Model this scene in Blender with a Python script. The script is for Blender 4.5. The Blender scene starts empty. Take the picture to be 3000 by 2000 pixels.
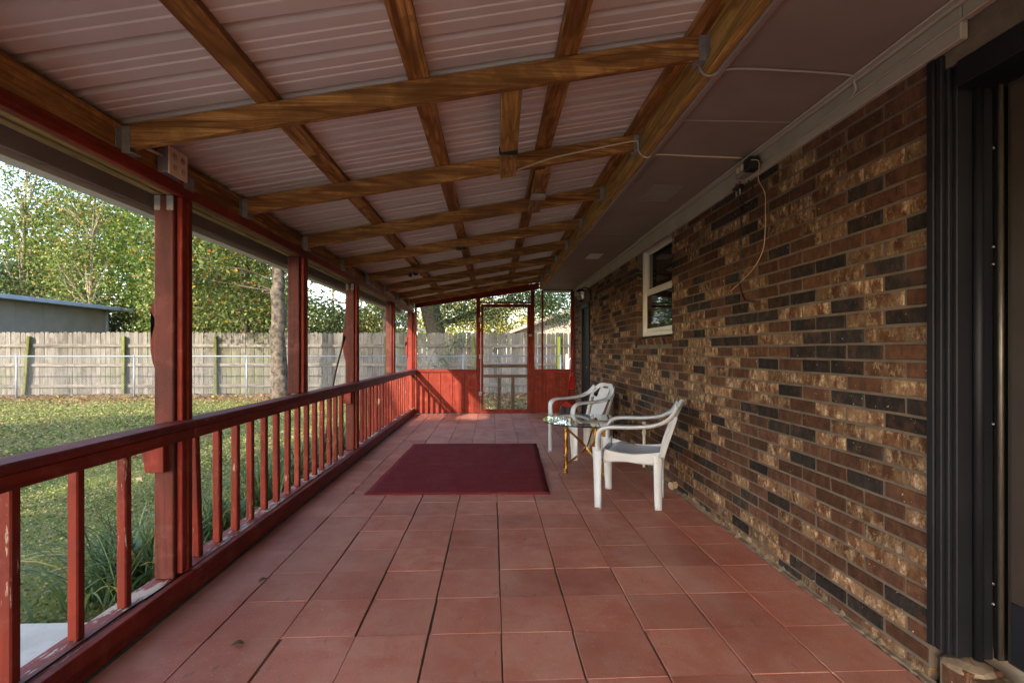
import bpy, bmesh, math, random
import numpy as np
from mathutils import Vector, Matrix
rnd = random.Random(7)
rng = np.random.default_rng(7)
D2R = math.radians
SC = bpy.context.scene
COL = SC.collection

# ------------------------------------------------------------------ camera
cd = bpy.data.cameras.new('camera'); cam = bpy.data.objects.new('camera', cd); COL.objects.link(cam)
cam.location = (0, 0, 1.2); cam.rotation_euler = (D2R(90), 0, D2R(-2.26))
cd.sensor_width = 36; cd.lens = 36 * 1443 / 3000; cd.shift_y = 29 / 3000
cd.clip_start = .05; cd.clip_end = 500
SC.camera = cam
# ------------------------------------------------------------------ sky, sun, exposure
SUND = Vector((.55, 1, -.60)).normalized()              # direction the light travels
w = bpy.data.worlds.new('World'); SC.world = w; w.use_nodes = True
wn = w.node_tree.nodes; wl = w.node_tree.links
sky = wn.new('ShaderNodeTexSky'); sky.sky_type = 'NISHITA'; sky.sun_disc = False
sky.sun_elevation = math.asin(-SUND.z); sky.sun_rotation = math.atan2(-SUND.x, -SUND.y)
sky.air_density = 1.0; sky.dust_density = 1.0; sky.ozone_density = 1.0
wl.new(sky.outputs[0], wn['Background'].inputs[0]); wn['Background'].inputs[1].default_value = .15
sl = bpy.data.lights.new('sun', 'SUN'); sl.energy = 2.1; sl.angle = D2R(1.0); sl.color = (1, .93, .82)
so = bpy.data.objects.new('sun', sl); COL.objects.link(so)
so.rotation_euler = (-SUND).to_track_quat('Z', 'Y').to_euler(); so.location = (-12, -20, 14)
SC.view_settings.view_transform = 'Standard'; SC.view_settings.look = 'None'
SC.view_settings.exposure = 2.65; SC.view_settings.gamma = 1
SC.view_settings.use_white_balance = True; SC.view_settings.white_balance_temperature = 7250; SC.view_settings.white_balance_tint = 12
SC.render.engine = 'CYCLES'
cy = SC.cycles
cy.use_denoising = True
cy.max_bounces = 10; cy.diffuse_bounces = 6; cy.glossy_bounces = 4; cy.transmission_bounces = 8; cy.transparent_max_bounces = 12
cy.sample_clamp_indirect = 6; cy.caustics_reflective = False; cy.caustics_refractive = False

# ------------------------------------------------------------------ node helpers
class NT:
    def __init__(s, name, rough=.7, spec=.3, metal=0):
        s.m = bpy.data.materials.new(name); s.m.use_nodes = True
        s.t = s.m.node_tree; s.n = s.t.nodes; s.l = s.t.links
        s.b = s.n['Principled BSDF']
        s.b.inputs['Roughness'].default_value = rough
        s.b.inputs['Specular IOR Level'].default_value = spec
        s.b.inputs['Metallic'].default_value = metal
        g = s.n.new('ShaderNodeNewGeometry'); o = s.n.new('ShaderNodeObjectInfo')
        s.geo = g; s.oi = o
        a = s.n.new('ShaderNodeVectorMath'); a.operation = 'SCALE'
        a.inputs[0].default_value = (17.3, 9.1, 23.7); s.l.new(o.outputs['Random'], a.inputs['Scale'])
        b = s.n.new('ShaderNodeVectorMath'); b.operation = 'ADD'
        s.l.new(g.outputs['Position'], b.inputs[0]); s.l.new(a.outputs[0], b.inputs[1])
        s.pos = g.outputs['Position']; s.vec = b.outputs[0]; s.rand = o.outputs['Random']
        s.island = g.outputs['Random Per Island']
    def val(s, sock, v):
        if hasattr(v, 'is_linked') or hasattr(v, 'links'): s.l.new(v, sock)
        else:
            if isinstance(v, (tuple, list)) and len(v) == 3 and len(sock.default_value) == 4: v = (*v, 1)
            sock.default_value = v
    def scale(s, vec, sx, sy, sz):
        n = s.n.new('ShaderNodeVectorMath'); n.operation = 'MULTIPLY'; s.l.new(vec, n.inputs[0]); n.inputs[1].default_value = (sx, sy, sz); return n.outputs[0]
    def addv(s, a, b):
        n = s.n.new('ShaderNodeVectorMath'); n.operation = 'ADD'; s.val(n.inputs[0], a); s.val(n.inputs[1], b); return n.outputs[0]
    def noise(s, vec, scale, detail=4, rough=.55, dist=0):
        n = s.n.new('ShaderNodeTexNoise'); s.l.new(vec, n.inputs['Vector'])
        n.inputs['Scale'].default_value = scale; n.inputs['Detail'].default_value = detail
        n.inputs['Roughness'].default_value = rough; n.inputs['Distortion'].default_value = dist
        return n.outputs['Fac']
    def ramp(s, fac, stops, inter='LINEAR'):
        n = s.n.new('ShaderNodeValToRGB'); s.l.new(fac, n.inputs[0]); r = n.color_ramp; r.interpolation = inter
        while len(r.elements) < len(stops): r.elements.new(.5)
        for e, (p, c) in zip(r.elements, stops):
            e.position = p; e.color = (c, c, c, 1) if isinstance(c, (int, float)) else (*c, 1)
        return n.outputs[0]
    def mix(s, fac, a, b, mode='MIX'):
        n = s.n.new('ShaderNodeMix'); n.data_type = 'RGBA'; n.blend_type = mode
        s.val(n.inputs[0], fac); s.val(n.inputs[6], a); s.val(n.inputs[7], b); return n.outputs[2]
    def math(s, op, a, b=0):
        n = s.n.new('ShaderNodeMath'); n.operation = op; s.val(n.inputs[0], a); s.val(n.inputs[1], b); return n.outputs[0]
    def color(s, c): s.val(s.b.inputs['Base Color'], c)
    def rough(s, c): s.val(s.b.inputs['Roughness'], c)
    def bump(s, h, strength=.3, dist=.01):
        n = s.n.new('ShaderNodeBump'); n.inputs['Strength'].default_value = strength; n.inputs['Distance'].default_value = dist
        s.l.new(h, n.inputs['Height']); s.l.new(n.outputs[0], s.b.inputs['Normal'])

def plain(name, c1, c2=None, scale=6, rough=.6, spec=.3, metal=0, bump=0, bscale=60, var=.12, dirt=None):
    t = NT(name, rough, spec, metal); c2 = c2 or tuple(x * .8 for x in c1)
    c = t.mix(t.ramp(t.noise(t.vec, scale), [(.35, 0), (.65, 1)]), c1, c2)
    if var:
        f = t.math('MULTIPLY_ADD', t.rand, var * 2); f.node.inputs[2].default_value = 1 - var
        c = t.mix(1.0, c, f, 'MULTIPLY')
    if dirt:
        c = t.mix(t.ramp(t.noise(t.vec, 23, 6, .7), [(.6, 0), (.72, 1)]), c, dirt)
    t.color(c)
    if bump: t.bump(t.noise(t.vec, bscale, 3), bump, .004)
    return t.m

def wood(name, axis, light, mid, dark, rough=.62, cross=26, spec=.2, blot=.5):
    t = NT(name, rough, spec)
    sc = [cross, cross, cross]; sc[axis] = 1.1
    v = t.scale(t.vec, *sc)
    g = t.noise(v, 1.0, 5, .6, .7)
    c = t.ramp(g, [(.3, dark), (.46, mid), (.6, light), (.75, mid)])
    sc4 = [10, 10, 10]; sc4[axis] = 1.3
    ring = t.math('PINGPONG', t.math('MULTIPLY', t.noise(t.scale(t.vec, *sc4), 1.0, 2, .45, .5), 9.0), 1.0)
    c = t.mix(t.ramp(ring, [(.05, .75), (.45, 0)]), c, dark)
    sc2 = [cross * 3.5] * 3; sc2[axis] = 3
    fine = t.noise(t.scale(t.vec, *sc2), 1.0, 3, .6)
    c = t.mix(t.ramp(fine, [(.42, .55), (.6, 0)]), c, dark)
    bl = t.ramp(t.noise(t.vec, 7.5, 5, .65, .6), [(.44, 0), (.56, blot)])
    c = t.mix(bl, c, tuple(x * .45 for x in mid))
    kn = t.ramp(t.noise(t.scale(t.vec, *[(2.2 if i == axis else 9) for i in range(3)]), 1, 1), [(.74, 0), (.8, .85)])
    c = t.mix(kn, c, tuple(x * .3 for x in dark))
    f = t.math('MULTIPLY_ADD', t.rand, .3); f.node.inputs[2].default_value = .85
    t.color(t.mix(1.0, c, f, 'MULTIPLY')); t.bump(g, .25, .003)
    return t.m

def red_paint(name, axis, c1, c2, wear=.7, wearc=(.36, .22, .17), rough=.62):
    t = NT(name, rough, .18)
    sc = [30, 30, 30]; sc[axis] = 1.6
    g = t.noise(t.scale(t.vec, *sc), 1, 5, .65, .3)
    c = t.mix(t.ramp(t.noise(t.vec, 3.2, 4), [(.35, 0), (.66, 1)]), c1, c2)
    c = t.mix(t.ramp(g, [(.36, .8), (.54, 0)]), c, tuple(x * .4 for x in c1))
    c = t.mix(t.ramp(t.noise(t.vec, 9, 5, .7), [(.52, 0), (.72, .45)]), c, tuple(min(1, x * 1.25 + .045) for x in c1))
    c = t.mix(t.ramp(t.noise(t.scale(t.vec, 1, 1, 1.6), 1.7, 5, .7), [(.52, 0), (.68, .55)]), c, tuple(x * .42 for x in c1))
    sc3 = [55, 55, 55]; sc3[axis] = 9
    wv = t.math('ADD', t.math('MULTIPLY', t.noise(t.scale(t.vec, *sc3), 1, 4, .7), .55), t.math('MULTIPLY', t.noise(t.vec, 2.6, 3), .45))
    c = t.mix(t.ramp(wv, [(wear, 0), (wear + .03, 1)]), c, wearc)
    f = t.math('MULTIPLY_ADD', t.rand, .24); f.node.inputs[2].default_value = .88
    t.color(t.mix(1.0, c, f, 'MULTIPLY')); t.bump(g, .2, .003)
    return t.m

MT = {}
RED1, RED2 = (.225, .026, .014), (.145, .020, .013)
for ax, nm in enumerate('xyz'):
    MT['red_' + nm] = red_paint('red_paint_' + nm, ax, RED1, RED2, .665)
    MT['wood_' + nm] = wood('treated_wood_' + nm, ax, (.56, .30, .105), (.36, .17, .05), (.10, .038, .013))
MT['sill'] = red_paint('worn_red_sill', 1, (.24, .06, .05), (.18, .045, .04), .515, (.40, .33, .27))
MT['baluster'] = red_paint('baluster_paint', 2, (.215, .028, .016), (.155, .024, .016), .61, (.40, .28, .22))
MT['post'] = red_paint('post_stain', 2, (.125, .026, .018), (.085, .022, .018), .74)
MT['cap'] = red_paint('rail_cap_paint', 1, (.17, .026, .022), (.13, .026, .024), .65)
MT['panel'] = red_paint('panel_paint', 2, (.23, .028, .015), (.17, .022, .014), .68)
MT['honey_y'] = wood('honey_wood', 1, (.52, .31, .10), (.38, .21, .06), (.17, .085, .027), blot=.25)
MT['underbeam'] = wood('olive_wood', 1, (.40, .27, .09), (.27, .17, .055), (.10, .06, .02), blot=.3)
MT['roofmetal'] = plain('painted_roof_metal', (.60, .55, .53), (.53, .485, .465), 2.2, .42, .45, 0, .05, 30, .03)
MT['soffit'] = plain('soffit_paint', (.25, .212, .19), (.218, .183, .162), 2.5, .7, .2, 0, .08, 120, .03)
MT['frieze'] = plain('frieze_paint', (.33, .30, .26), (.28, .255, .22), 4, .65, .25, 0, .08, 50, .04)
MT['fascia'] = plain('grey_brown_fascia', (.22, .19, .175), (.18, .155, .145), 5, .6)
MT['gutter'] = plain('gutter_metal', (.55, .53, .48), (.47, .45, .40), 3, .4, .5)
MT['galv'] = plain('galvanised_steel', (.26, .255, .26), (.17, .165, .17), 22, .5, .5, .3)
MT['chain'] = plain('fence_pipe', (.21, .25, .29), (.17, .20, .24), 8, .45, .5, .2)
MT['white'] = plain('white_resin', (.53, .56, .62), (.47, .50, .56), 3, .38, .45, 0, 0, 60, .02, (.42, .40, .37))
MT['vinyl'] = plain('white_vinyl', (.62, .60, .57), (.56, .54, .51), 4, .4, .4)
MT['black'] = plain('black_enamel', (.007, .0075, .011), (.011, .0115, .016), 3, .5, .22, 0, .06, 40, .05)
MT['bronze'] = plain('dark_bronze_door', (.028, .02, .017), (.035, .026, .022), 4, .45, .4)
MT['hinge'] = plain('hinge_strip', (.12, .10, .085), (.08, .07, .06), 8, .4, .5, .6)
MT['blackplastic'] = plain('black_plastic', (.012, .012, .013), None, 8, .45)
MT['ivory'] = plain('ivory_plastic', (.62, .47, .36), (.57, .43, .33), 5, .4)
MT['cable'] = plain('cream_cable', (.58, .48, .36), (.50, .41, .30), 8, .5)
MT['paintcable'] = plain('painted_cable', (.38, .33, .29), (.34, .29, .26), 8, .6)
MT['box'] = plain('steel_box', (.20, .17, .175), (.15, .13, .135), 12, .5, .4, .3)
MT['pvc'] = plain('pvc', (.68, .64, .58), (.58, .54, .48), 8, .45)
MT['beige'] = plain('beige_pipe', (.50, .36, .24), None, 9, .5)
MT['redplastic'] = plain('red_plastic', (.36, .010, .010), (.28, .008, .008), 6, .35, .5)
MT['bristle'] = plain('grey_bristle', (.10, .12, .15), (.06, .07, .09), 60, .8)
MT['binbody'] = plain('bin_body', (.34, .25, .15), (.27, .19, .11), 7, .5)
MT['concrete'] = plain('concrete', (.48, .47, .44), (.38, .37, .34), 5, .85, .2, 0, .2, 60, .02, (.30, .29, .26))
MT['slab'] = plain('slab', (.20, .15, .11), (.12, .09, .065), 9, .9, .1, 0, .3, 60)
MT['splash'] = plain('mortar_splash', (.24, .185, .135), (.16, .115, .08), 14, .9, .1, 0, .5, 50, .02, (.2, .13, .1))
MT['doorrail'] = plain('weathered_door_rail', (.115, .075, .055), (.08, .055, .043), 8, .6)
MT['fencepost'] = wood('fence_post_green', 2, (.15, .165, .045), (.11, .12, .035), (.05, .055, .02), .8, 12)
MT['greenpost'] = plain('green_post', (.22, .27, .03), (.18, .22, .03), 6, .6)
MT['shedwall'] = plain('shed_wall', (.25, .245, .215), (.21, .205, .18), 2.5, .7)
MT['shedroof'] = plain('shed_roof', (.30, .37, .46), (.26, .33, .42), 4, .5)
MT['housewall'] = plain('far_house_wall', (.36, .29, .24), (.32, .26, .21), 3, .8)
MT['houseroof'] = plain('far_roof', (.34, .28, .23), (.26, .21, .17), 9, .8)
MT['dryleaf'] = plain('dry_leaf', (.16, .10, .06), (.10, .065, .04), 20, .8)
MT['barkpale'] = plain('pale_bark', (.135, .112, .09), (.035, .029, .024), 8, .9, .1, 0, .9, 22, .05)
MT['barkthin'] = plain('sapling_bark', (.28, .235, .175), (.17, .14, .10), 9, .9, .1)
MT['barkdark'] = plain('dark_bark', (.085, .07, .055), (.05, .042, .033), 14, .95, .1, 0, .9, 18, .05)

# roof tar / pane / glass / brass
t = NT('window_glass', .03, .8); t.color((.012, .012, .013)); MT['pane'] = t.m
t = NT('table_glass', .01, .5); t.color((.86, .95, .92)); t.b.inputs['Transmission Weight'].default_value = 1; t.b.inputs['IOR'].default_value = 1.5; MT['glass'] = t.m
t = NT('lamp_glass', .15, .5); t.color((.9, .88, .84)); t.b.inputs['Transmission Weight'].default_value = .8; MT['lampglass'] = t.m
t = NT('brass', .22, .5, 1.0); t.color(t.mix(t.ramp(t.noise(t.scale(t.vec, 20, 20, 6), 1, 3), [(.4, 0), (.6, 1)]), (.72, .45, .13), (.50, .29, .07))); MT['brass'] = t.m
# insect screen: woven mesh too fine to model, part open part grey thread
t = NT('insect_screen', .7, .2); t.color((.16, .165, .17))
tr = t.n.new('ShaderNodeBsdfTransparent'); mx = t.n.new('ShaderNodeMixShader'); mx.inputs[0].default_value = .14
t.l.new(tr.outputs[0], mx.inputs[1]); t.l.new(t.b.outputs[0], mx.inputs[2]); t.l.new(mx.outputs[0], t.n['Material Output'].inputs[0]); MT['screen'] = t.m

# floor tile
t = NT('red_concrete_tile', .62, .32)
c = t.mix(t.ramp(t.noise(t.vec, 2.3, 5, .6), [(.3, 0), (.7, 1)]), (.36, .105, .066), (.48, .185, .13))
c = t.mix(t.ramp(t.noise(t.vec, 5.5, 5, .65, .4), [(.46, 0), (.66, .7)]), c, (.46, .225, .16))
c = t.mix(t.ramp(t.noise(t.pos, 1.1, 4, .6), [(.46, 0), (.66, .65)]), c, (.30, .082, .052))
c = t.mix(t.ramp(t.noise(t.vec, 130, 2), [(.66, 0), (.71, .8)]), c, (.52, .36, .30))
c = t.mix(t.ramp(t.noise(t.scale(t.vec, 9, 3, 3), 3, 3), [(.68, 0), (.73, .45)]), c, (.14, .075, .065))
c = t.mix(t.ramp(t.noise(t.scale(t.pos, 2.2, .55, 1), 1.0, 4, .6), [(.45, 0), (.68, .55)]), c, (.47, .255, .195))
c = t.mix(t.ramp(t.noise(t.pos, 38, 5, .8), [(.58, 0), (.70, .35)]), c, (.46, .30, .25))
c = t.mix(t.ramp(t.noise(t.scale(t.vec, 1, 1.7, 1), 13, 5, .75, .6), [(.63, 0), (.70, .5)]), c, (.20, .085, .06))
f = t.math('MULTIPLY_ADD', t.rand, .22); f.node.inputs[2].default_value = .92
t.color(t.mix(1.0, c, f, 'MULTIPLY'))
t.rough(t.ramp(t.noise(t.vec, 7, 4), [(.3, .48), (.7, .75)])); t.bump(t.noise(t.vec, 90, 4, .7), .12, .003); MT['tile'] = t.m

# rug
t = NT('burgundy_rug', .95, .1)
c = t.mix(t.ramp(t.noise(t.pos, 5, 5, .65), [(.35, 0), (.7, 1)]), (.205, .02, .026), (.24, .038, .042))
c = t.mix(t.ramp(t.noise(t.pos, 2.6, 6, .75), [(.5, 0), (.72, .5)]), c, (.23, .085, .075))
c = t.mix(t.ramp(t.noise(t.pos, 45, 3, .8), [(.60, 0), (.68, .65)]), c, (.33, .14, .12))
t.color(t.mix(t.ramp(t.noise(t.pos, 330, 2), [(.4, .5), (.6, 0)]), c, (.05, .006, .012))); t.bump(t.noise(t.pos, 380, 2), .5, .004); MT['rug'] = t.m

# bricks
def brickmat(name, kind):
    t = NT(name, .88, .15)
    k = t.math('ADD', t.rand, t.island)
    off = t.n.new('ShaderNodeVectorMath'); off.operation = 'SCALE'; off.inputs[0].default_value = (13.1, 41.7, 29.3); t.l.new(k, off.inputs['Scale'])
    v = t.addv(t.pos, off.outputs[0])
    n1 = t.noise(t.scale(v, 20, 24, 15), 1, 7, .72, .15)
    n2 = t.noise(v, 75, 5, .75)
    n3 = t.noise(t.scale(v, 10, 13, 9), 1, 4, .65)
    if kind == 'plain':
        c = t.ramp(n1, [(.30, (.040, .019, .013)), (.48, (.080, .036, .021)), (.70, (.115, .058, .035))])
        c = t.mix(t.ramp(n3, [(.48, 0), (.62, .65)]), c, (.05, .026, .02))
        c = t.mix(t.ramp(n1, [(.66, 0), (.70, .5)]), c, (.17, .10, .055))
    elif kind == 'black':
        c = t.ramp(n1, [(.3, (.012, .010, .010)), (.52, (.026, .021, .019)), (.66, (.05, .036, .03))])
        c = t.mix(t.ramp(n3, [(.54, 0), (.62, .6)]), c, (.075, .034, .02))
    else:
        c = t.ramp(n3, [(.38, (.075, .031, .017)), (.48, (.12, .06, .032)), (.58, (.175, .105, .06))])
        c = t.mix(t.ramp(n1, [(.505, 0), (.55, .9)]), c, (.26, .172, .105))
        c = t.mix(t.ramp(n1, [(.59, 0), (.625, .85)]), c, (.45, .335, .225))
        c = t.mix(t.ramp(n2, [(.56, 0), (.63, .8)]), c, (.075, .035, .02))
    c = t.mix(t.ramp(n2, [(.28, .8), (.36, 0)]), c, (.02, .013, .01))
    c = t.mix(t.ramp(t.noise(v, 75, 1), [(.755, 0), (.78, .8)]), c, (.40, .33, .26))
    f = t.math('MULTIPLY_ADD', t.math('FRACT', t.math('MULTIPLY', k, 7.3)), .62); f.node.inputs[2].default_value = .68
    t.color(t.mix(1.0, c, f, 'MULTIPLY')); t.bump(n2, .5, .004)
    return t.m
MT['brick0'] = brickmat('brown_brick', 'plain'); MT['brick1'] = brickmat('black_brick', 'black'); MT['brick2'] = brickmat('flashed_tan_brick', 'flash')
MT['mortar'] = plain('mortar', (.155, .122, .098), (.115, .09, .072), 14, .95, .1, 0, .5, 90)

# fence picket
t = NT('weathered_picket', .9, .15)
g = t.noise(t.scale(t.vec, 45, 45, 2.2), 1, 5, .65, .4)
c = t.ramp(g, [(.3, (.068, .062, .055)), (.5, (.128, .120, .108)), (.7, (.195, .185, .168))])
sp = t.n.new('ShaderNodeSeparateXYZ'); t.l.new(t.pos, sp.inputs[0])
st = t.math('ADD', t.noise(t.vec, 3.0, 4, .6), 0)
c = t.mix(t.ramp(st, [(.5, 0), (.68, .7)]), c, (.065, .055, .04))
c = t.mix(t.ramp(t.noise(t.pos, .55, 3), [(.5, 0), (.62, .5)]), c, (.095, .10, .045))
f = t.math('MULTIPLY_ADD', t.rand, .5); f.node.inputs[2].default_value = .72
t.color(t.mix(1.0, c, f, 'MULTIPLY')); t.bump(g, .3, .004); MT['picket'] = t.m
MT['fencerail'] = wood('weathered_rail', 0, (.225, .212, .19), (.17, .158, .14), (.075, .07, .06), .9, 22, .15, .25)

# foliage: colour per leaf carried by the mesh
def leafmat(name, transl=.4, rough=.5, spec=.3):
    t = NT(name, rough, spec)
    a = t.n.new('ShaderNodeAttribute'); a.attribute_name = 'tint'
    t.color(a.outputs['Color'])
    tl = t.n.new('ShaderNodeBsdfTranslucent'); t.l.new(a.outputs['Color'], tl.inputs[0])
    mx = t.n.new('ShaderNodeMixShader'); mx.inputs[0].default_value = transl
    t.l.new(t.b.outputs[0], mx.inputs[1]); t.l.new(tl.outputs[0], mx.inputs[2]); t.l.new(mx.outputs[0], t.n['Material Output'].inputs[0])
    return t.m
MT['leaf'] = leafmat('leaf'); MT['glossleaf'] = leafmat('glossy_leaf', .25, .3, .5); MT['blade'] = leafmat('grass_blade', .3, .5, .3)

# yard ground
t = NT('yard_ground', .95, .1)
c = t.mix(t.ramp(t.noise(t.pos, .8, 6, .65), [(.36, 0), (.62, 1)]), (.165, .19, .05), (.225, .185, .09))
c = t.mix(t.ramp(t.noise(t.pos, 7, 6, .75), [(.46, 0), (.62, .85)]), c, (.115, .155, .035))
c = t.mix(t.ramp(t.noise(t.pos, 26, 5, .8), [(.56, 0), (.68, .8)]), c, (.27, .225, .14))
sp = t.n.new('ShaderNodeSeparateXYZ'); t.l.new(t.pos, sp.inputs[0])
yy = t.math('ADD', sp.outputs['Y'], t.math('MULTIPLY', t.noise(t.pos, 1.6, 4), 2.4))
band = t.ramp(t.math('MULTIPLY', t.math('SUBTRACT', yy, 13.6), .6), [(.3, 0), (.75, .9)])
dirt = t.mix(t.noise(t.pos, 16, 5, .8), (.23, .15, .085), (.13, .085, .05))
t.color(t.mix(band, c, dirt)); t.bump(t.noise(t.pos, 22, 6, .8), .7, .04); MT['yard'] = t.m

# ------------------------------------------------------------------ object helpers
WP = {}
def _link(o, parent, kind=None):
    COL.objects.link(o)
    if parent is not None: o.parent = parent
    if kind: o['kind'] = kind
    return o
def tag(o, label, cat, group=None):
    o['label'] = label; o['category'] = cat
    if group: o['group'] = group
    return o
def thing(name, label, cat, loc=(0, 0, 0), group=None, local=False):
    o = bpy.data.objects.new(name, None); COL.objects.link(o); o.location = loc; o.empty_display_size = .1
    WP[o] = Vector((0, 0, 0)) if local else Vector(loc)
    return tag(o, label, cat, group)
def mk(name, bm, mat, parent=None, kind=None, smooth=False, origin=None, label=None):
    """bm in world coordinates (or the local ones of its root); the origin goes to its centre"""
    if isinstance(bm, tuple):
        me = bpy.data.meshes.new(name); me.from_pydata(bm[0], [], bm[1]); me.update()
        bm = bmesh.new(); bm.from_mesh(me); bpy.data.meshes.remove(me)
    bmesh.ops.recalc_face_normals(bm, faces=bm.faces)
    vs = [v.co for v in bm.verts]
    if origin is None:
        lo = Vector((min(v[i] for v in vs) for i in range(3))); hi = Vector((max(v[i] for v in vs) for i in range(3)))
        origin = (lo + hi) / 2 if parent is not None else Vector(((lo.x + hi.x) / 2, (lo.y + hi.y) / 2, lo.z))
    origin = Vector(origin)
    bmesh.ops.translate(bm, vec=-origin, verts=bm.verts)
    me = bpy.data.meshes.new(name); bm.to_mesh(me); bm.free()
    for p in me.polygons: p.use_smooth = smooth
    for m in (mat if isinstance(mat, list) else [mat]): me.materials.append(MT[m] if isinstance(m, str) else m)
    o = bpy.data.objects.new(name, me); _link(o, parent, kind)
    o.location = origin - (WP[parent] if parent is not None else Vector((0, 0, 0)))
    WP[o] = origin
    if label: o['label'] = label
    return o
def B(bm, x0, x1, y0, y1, z0, z1, bev=.003):
    vs = [bm.verts.new(p) for p in ((x0, y0, z0), (x1, y0, z0), (x1, y1, z0), (x0, y1, z0), (x0, y0, z1), (x1, y0, z1), (x1, y1, z1), (x0, y1, z1))]
    fs = [bm.faces.new([vs[i] for i in q]) for q in ((3, 2, 1, 0), (4, 5, 6, 7), (0, 1, 5, 4), (1, 2, 6, 5), (2, 3, 7, 6), (3, 0, 4, 7))]
    if bev:
        es = list({e for f in fs for e in f.edges})
        bmesh.ops.bevel(bm, geom=es, offset=bev, segments=1, affect='EDGES', profile=.5)
    return bm
def box(name, x0, x1, y0, y1, z0, z1, mat, parent=None, bev=.003, kind=None, label=None):
    return mk(name, B(bmesh.new(), x0, x1, y0, y1, z0, z1, bev), mat, parent, kind, label=label)
def OB(bm, p0, p1, wid, hgt, side, bev=.003):
    """box along p0-p1; side = direction of the width; p0,p1 = centre line"""
    p0, p1, side = Vector(p0), Vector(p1), Vector(side)
    d = (p1 - p0); L = d.length; d.normalize(); side = (side - d * side.dot(d)).normalized(); up = d.cross(side)
    t_ = bmesh.new(); B(t_, 0, L, -wid / 2, wid / 2, -hgt / 2, hgt / 2, bev)
    M4 = Matrix(((d.x, side.x, up.x, p0.x), (d.y, side.y, up.y, p0.y), (d.z, side.z, up.z, p0.z), (0, 0, 0, 1)))
    bmesh.ops.transform(t_, matrix=M4, verts=t_.verts)
    me = bpy.data.meshes.new('tmp'); t_.to_mesh(me); t_.free(); bm.from_mesh(me); bpy.data.meshes.remove(me); return bm
def obox(name, p0, p1, wid, hgt, side, mat, parent=None, bev=.003):
    return mk(name, OB(bmesh.new(), p0, p1, wid, hgt, side, bev), mat, parent)
def T(bm, pts, radii, sides=8, jit=0, cap=True):
    pts = [Vector(p) for p in pts]; n = len(pts)
    if isinstance(radii, (int, float)): radii = [radii] * n
    rings = []; ref = None
    for i, p in enumerate(pts):
        d = (pts[min(i + 1, n - 1)] - pts[max(i - 1, 0)]).normalized()
        if ref is None: ref = Vector((0, 0, 1)) if abs(d.z) < .9 else Vector((1, 0, 0))
        a = (ref - d * ref.dot(d)).normalized(); b = d.cross(a); ref = a
        rings.append([bm.verts.new(p + (a * math.cos(k * 2 * math.pi / sides) + b * math.sin(k * 2 * math.pi / sides)) * radii[i] * (1 + jit * rnd.uniform(-1, 1))) for k in range(sides)])
    for r0, r1 in zip(rings, rings[1:]):
        for k in range(sides): bm.faces.new((r0[k], r0[(k + 1) % sides], r1[(k + 1) % sides], r1[k]))
    if cap and sides > 2: bm.faces.new(rings[0][::-1]); bm.faces.new(rings[-1])
    return bm
def smoothpath(P, n=8):
    P = [Vector(p) for p in P]; out = []
    for i in range(len(P) - 1):
        a, b, c, d = P[max(i - 1, 0)], P[i], P[i + 1], P[min(i + 2, len(P) - 1)]
        for k in range(n):
            u = k / n
            out.append(.5 * ((2 * b) + (c - a) * u + (2 * a - 5 * b + 4 * c - d) * u * u + (3 * b - a - 3 * c + d) * u ** 3))
    return out + [P[-1]]
def tube(name, pts, r, mat, parent=None, sides=8, smooth=True, jit=0):
    return mk(name, T(bmesh.new(), pts, r, sides, jit), mat, parent, smooth=smooth)
def LATHE(bm, c, prof, sides=24):
    c = Vector(c)
    rings = [[bm.verts.new(c + Vector((r * math.cos(2 * math.pi * k / sides), r * math.sin(2 * math.pi * k / sides), z))) for k in range(sides)] for r, z in prof]
    for r0, r1 in zip(rings, rings[1:]):
        for k in range(sides): bm.faces.new((r0[k], r0[(k + 1) % sides], r1[(k + 1) % sides], r1[k]))
    bm.faces.new(rings[0][::-1]); bm.faces.new(rings[-1]); return bm
def fastmesh(name, V, F, mat, parent=None, tint=None, kind=None, origin=(0, 0, 0), smooth=False):
    """V (n,3), F (m,k) arrays"""
    origin = Vector(origin)
    me = bpy.data.meshes.new(name); V = np.asarray(V, np.float32) - np.array(origin, np.float32); F = np.asarray(F, np.int32)
    m, k = F.shape
    me.vertices.add(len(V)); me.vertices.foreach_set('co', V.ravel())
    me.loops.add(m * k); me.loops.foreach_set('vertex_index', F.ravel())
    me.polygons.add(m); me.polygons.foreach_set('loop_start', np.arange(0, m * k, k, dtype=np.int32))
    try: me.polygons.foreach_set('loop_total', np.full(m, k, np.int32))
    except Exception: pass
    me.update(calc_edges=True)
    if tint is not None:
        a = me.color_attributes.new('tint', 'FLOAT_COLOR', 'POINT')
        a.data.foreach_set('color', np.concatenate([tint, np.ones((len(tint), 1))], 1).astype(np.float32).ravel())
    me.materials.append(MT[mat]); me.validate()
    o = bpy.data.objects.new(name, me); _link(o, parent, kind)
    o.location = origin - (WP[parent] if parent is not None else Vector((0, 0, 0))); WP[o] = origin
    return o

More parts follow.
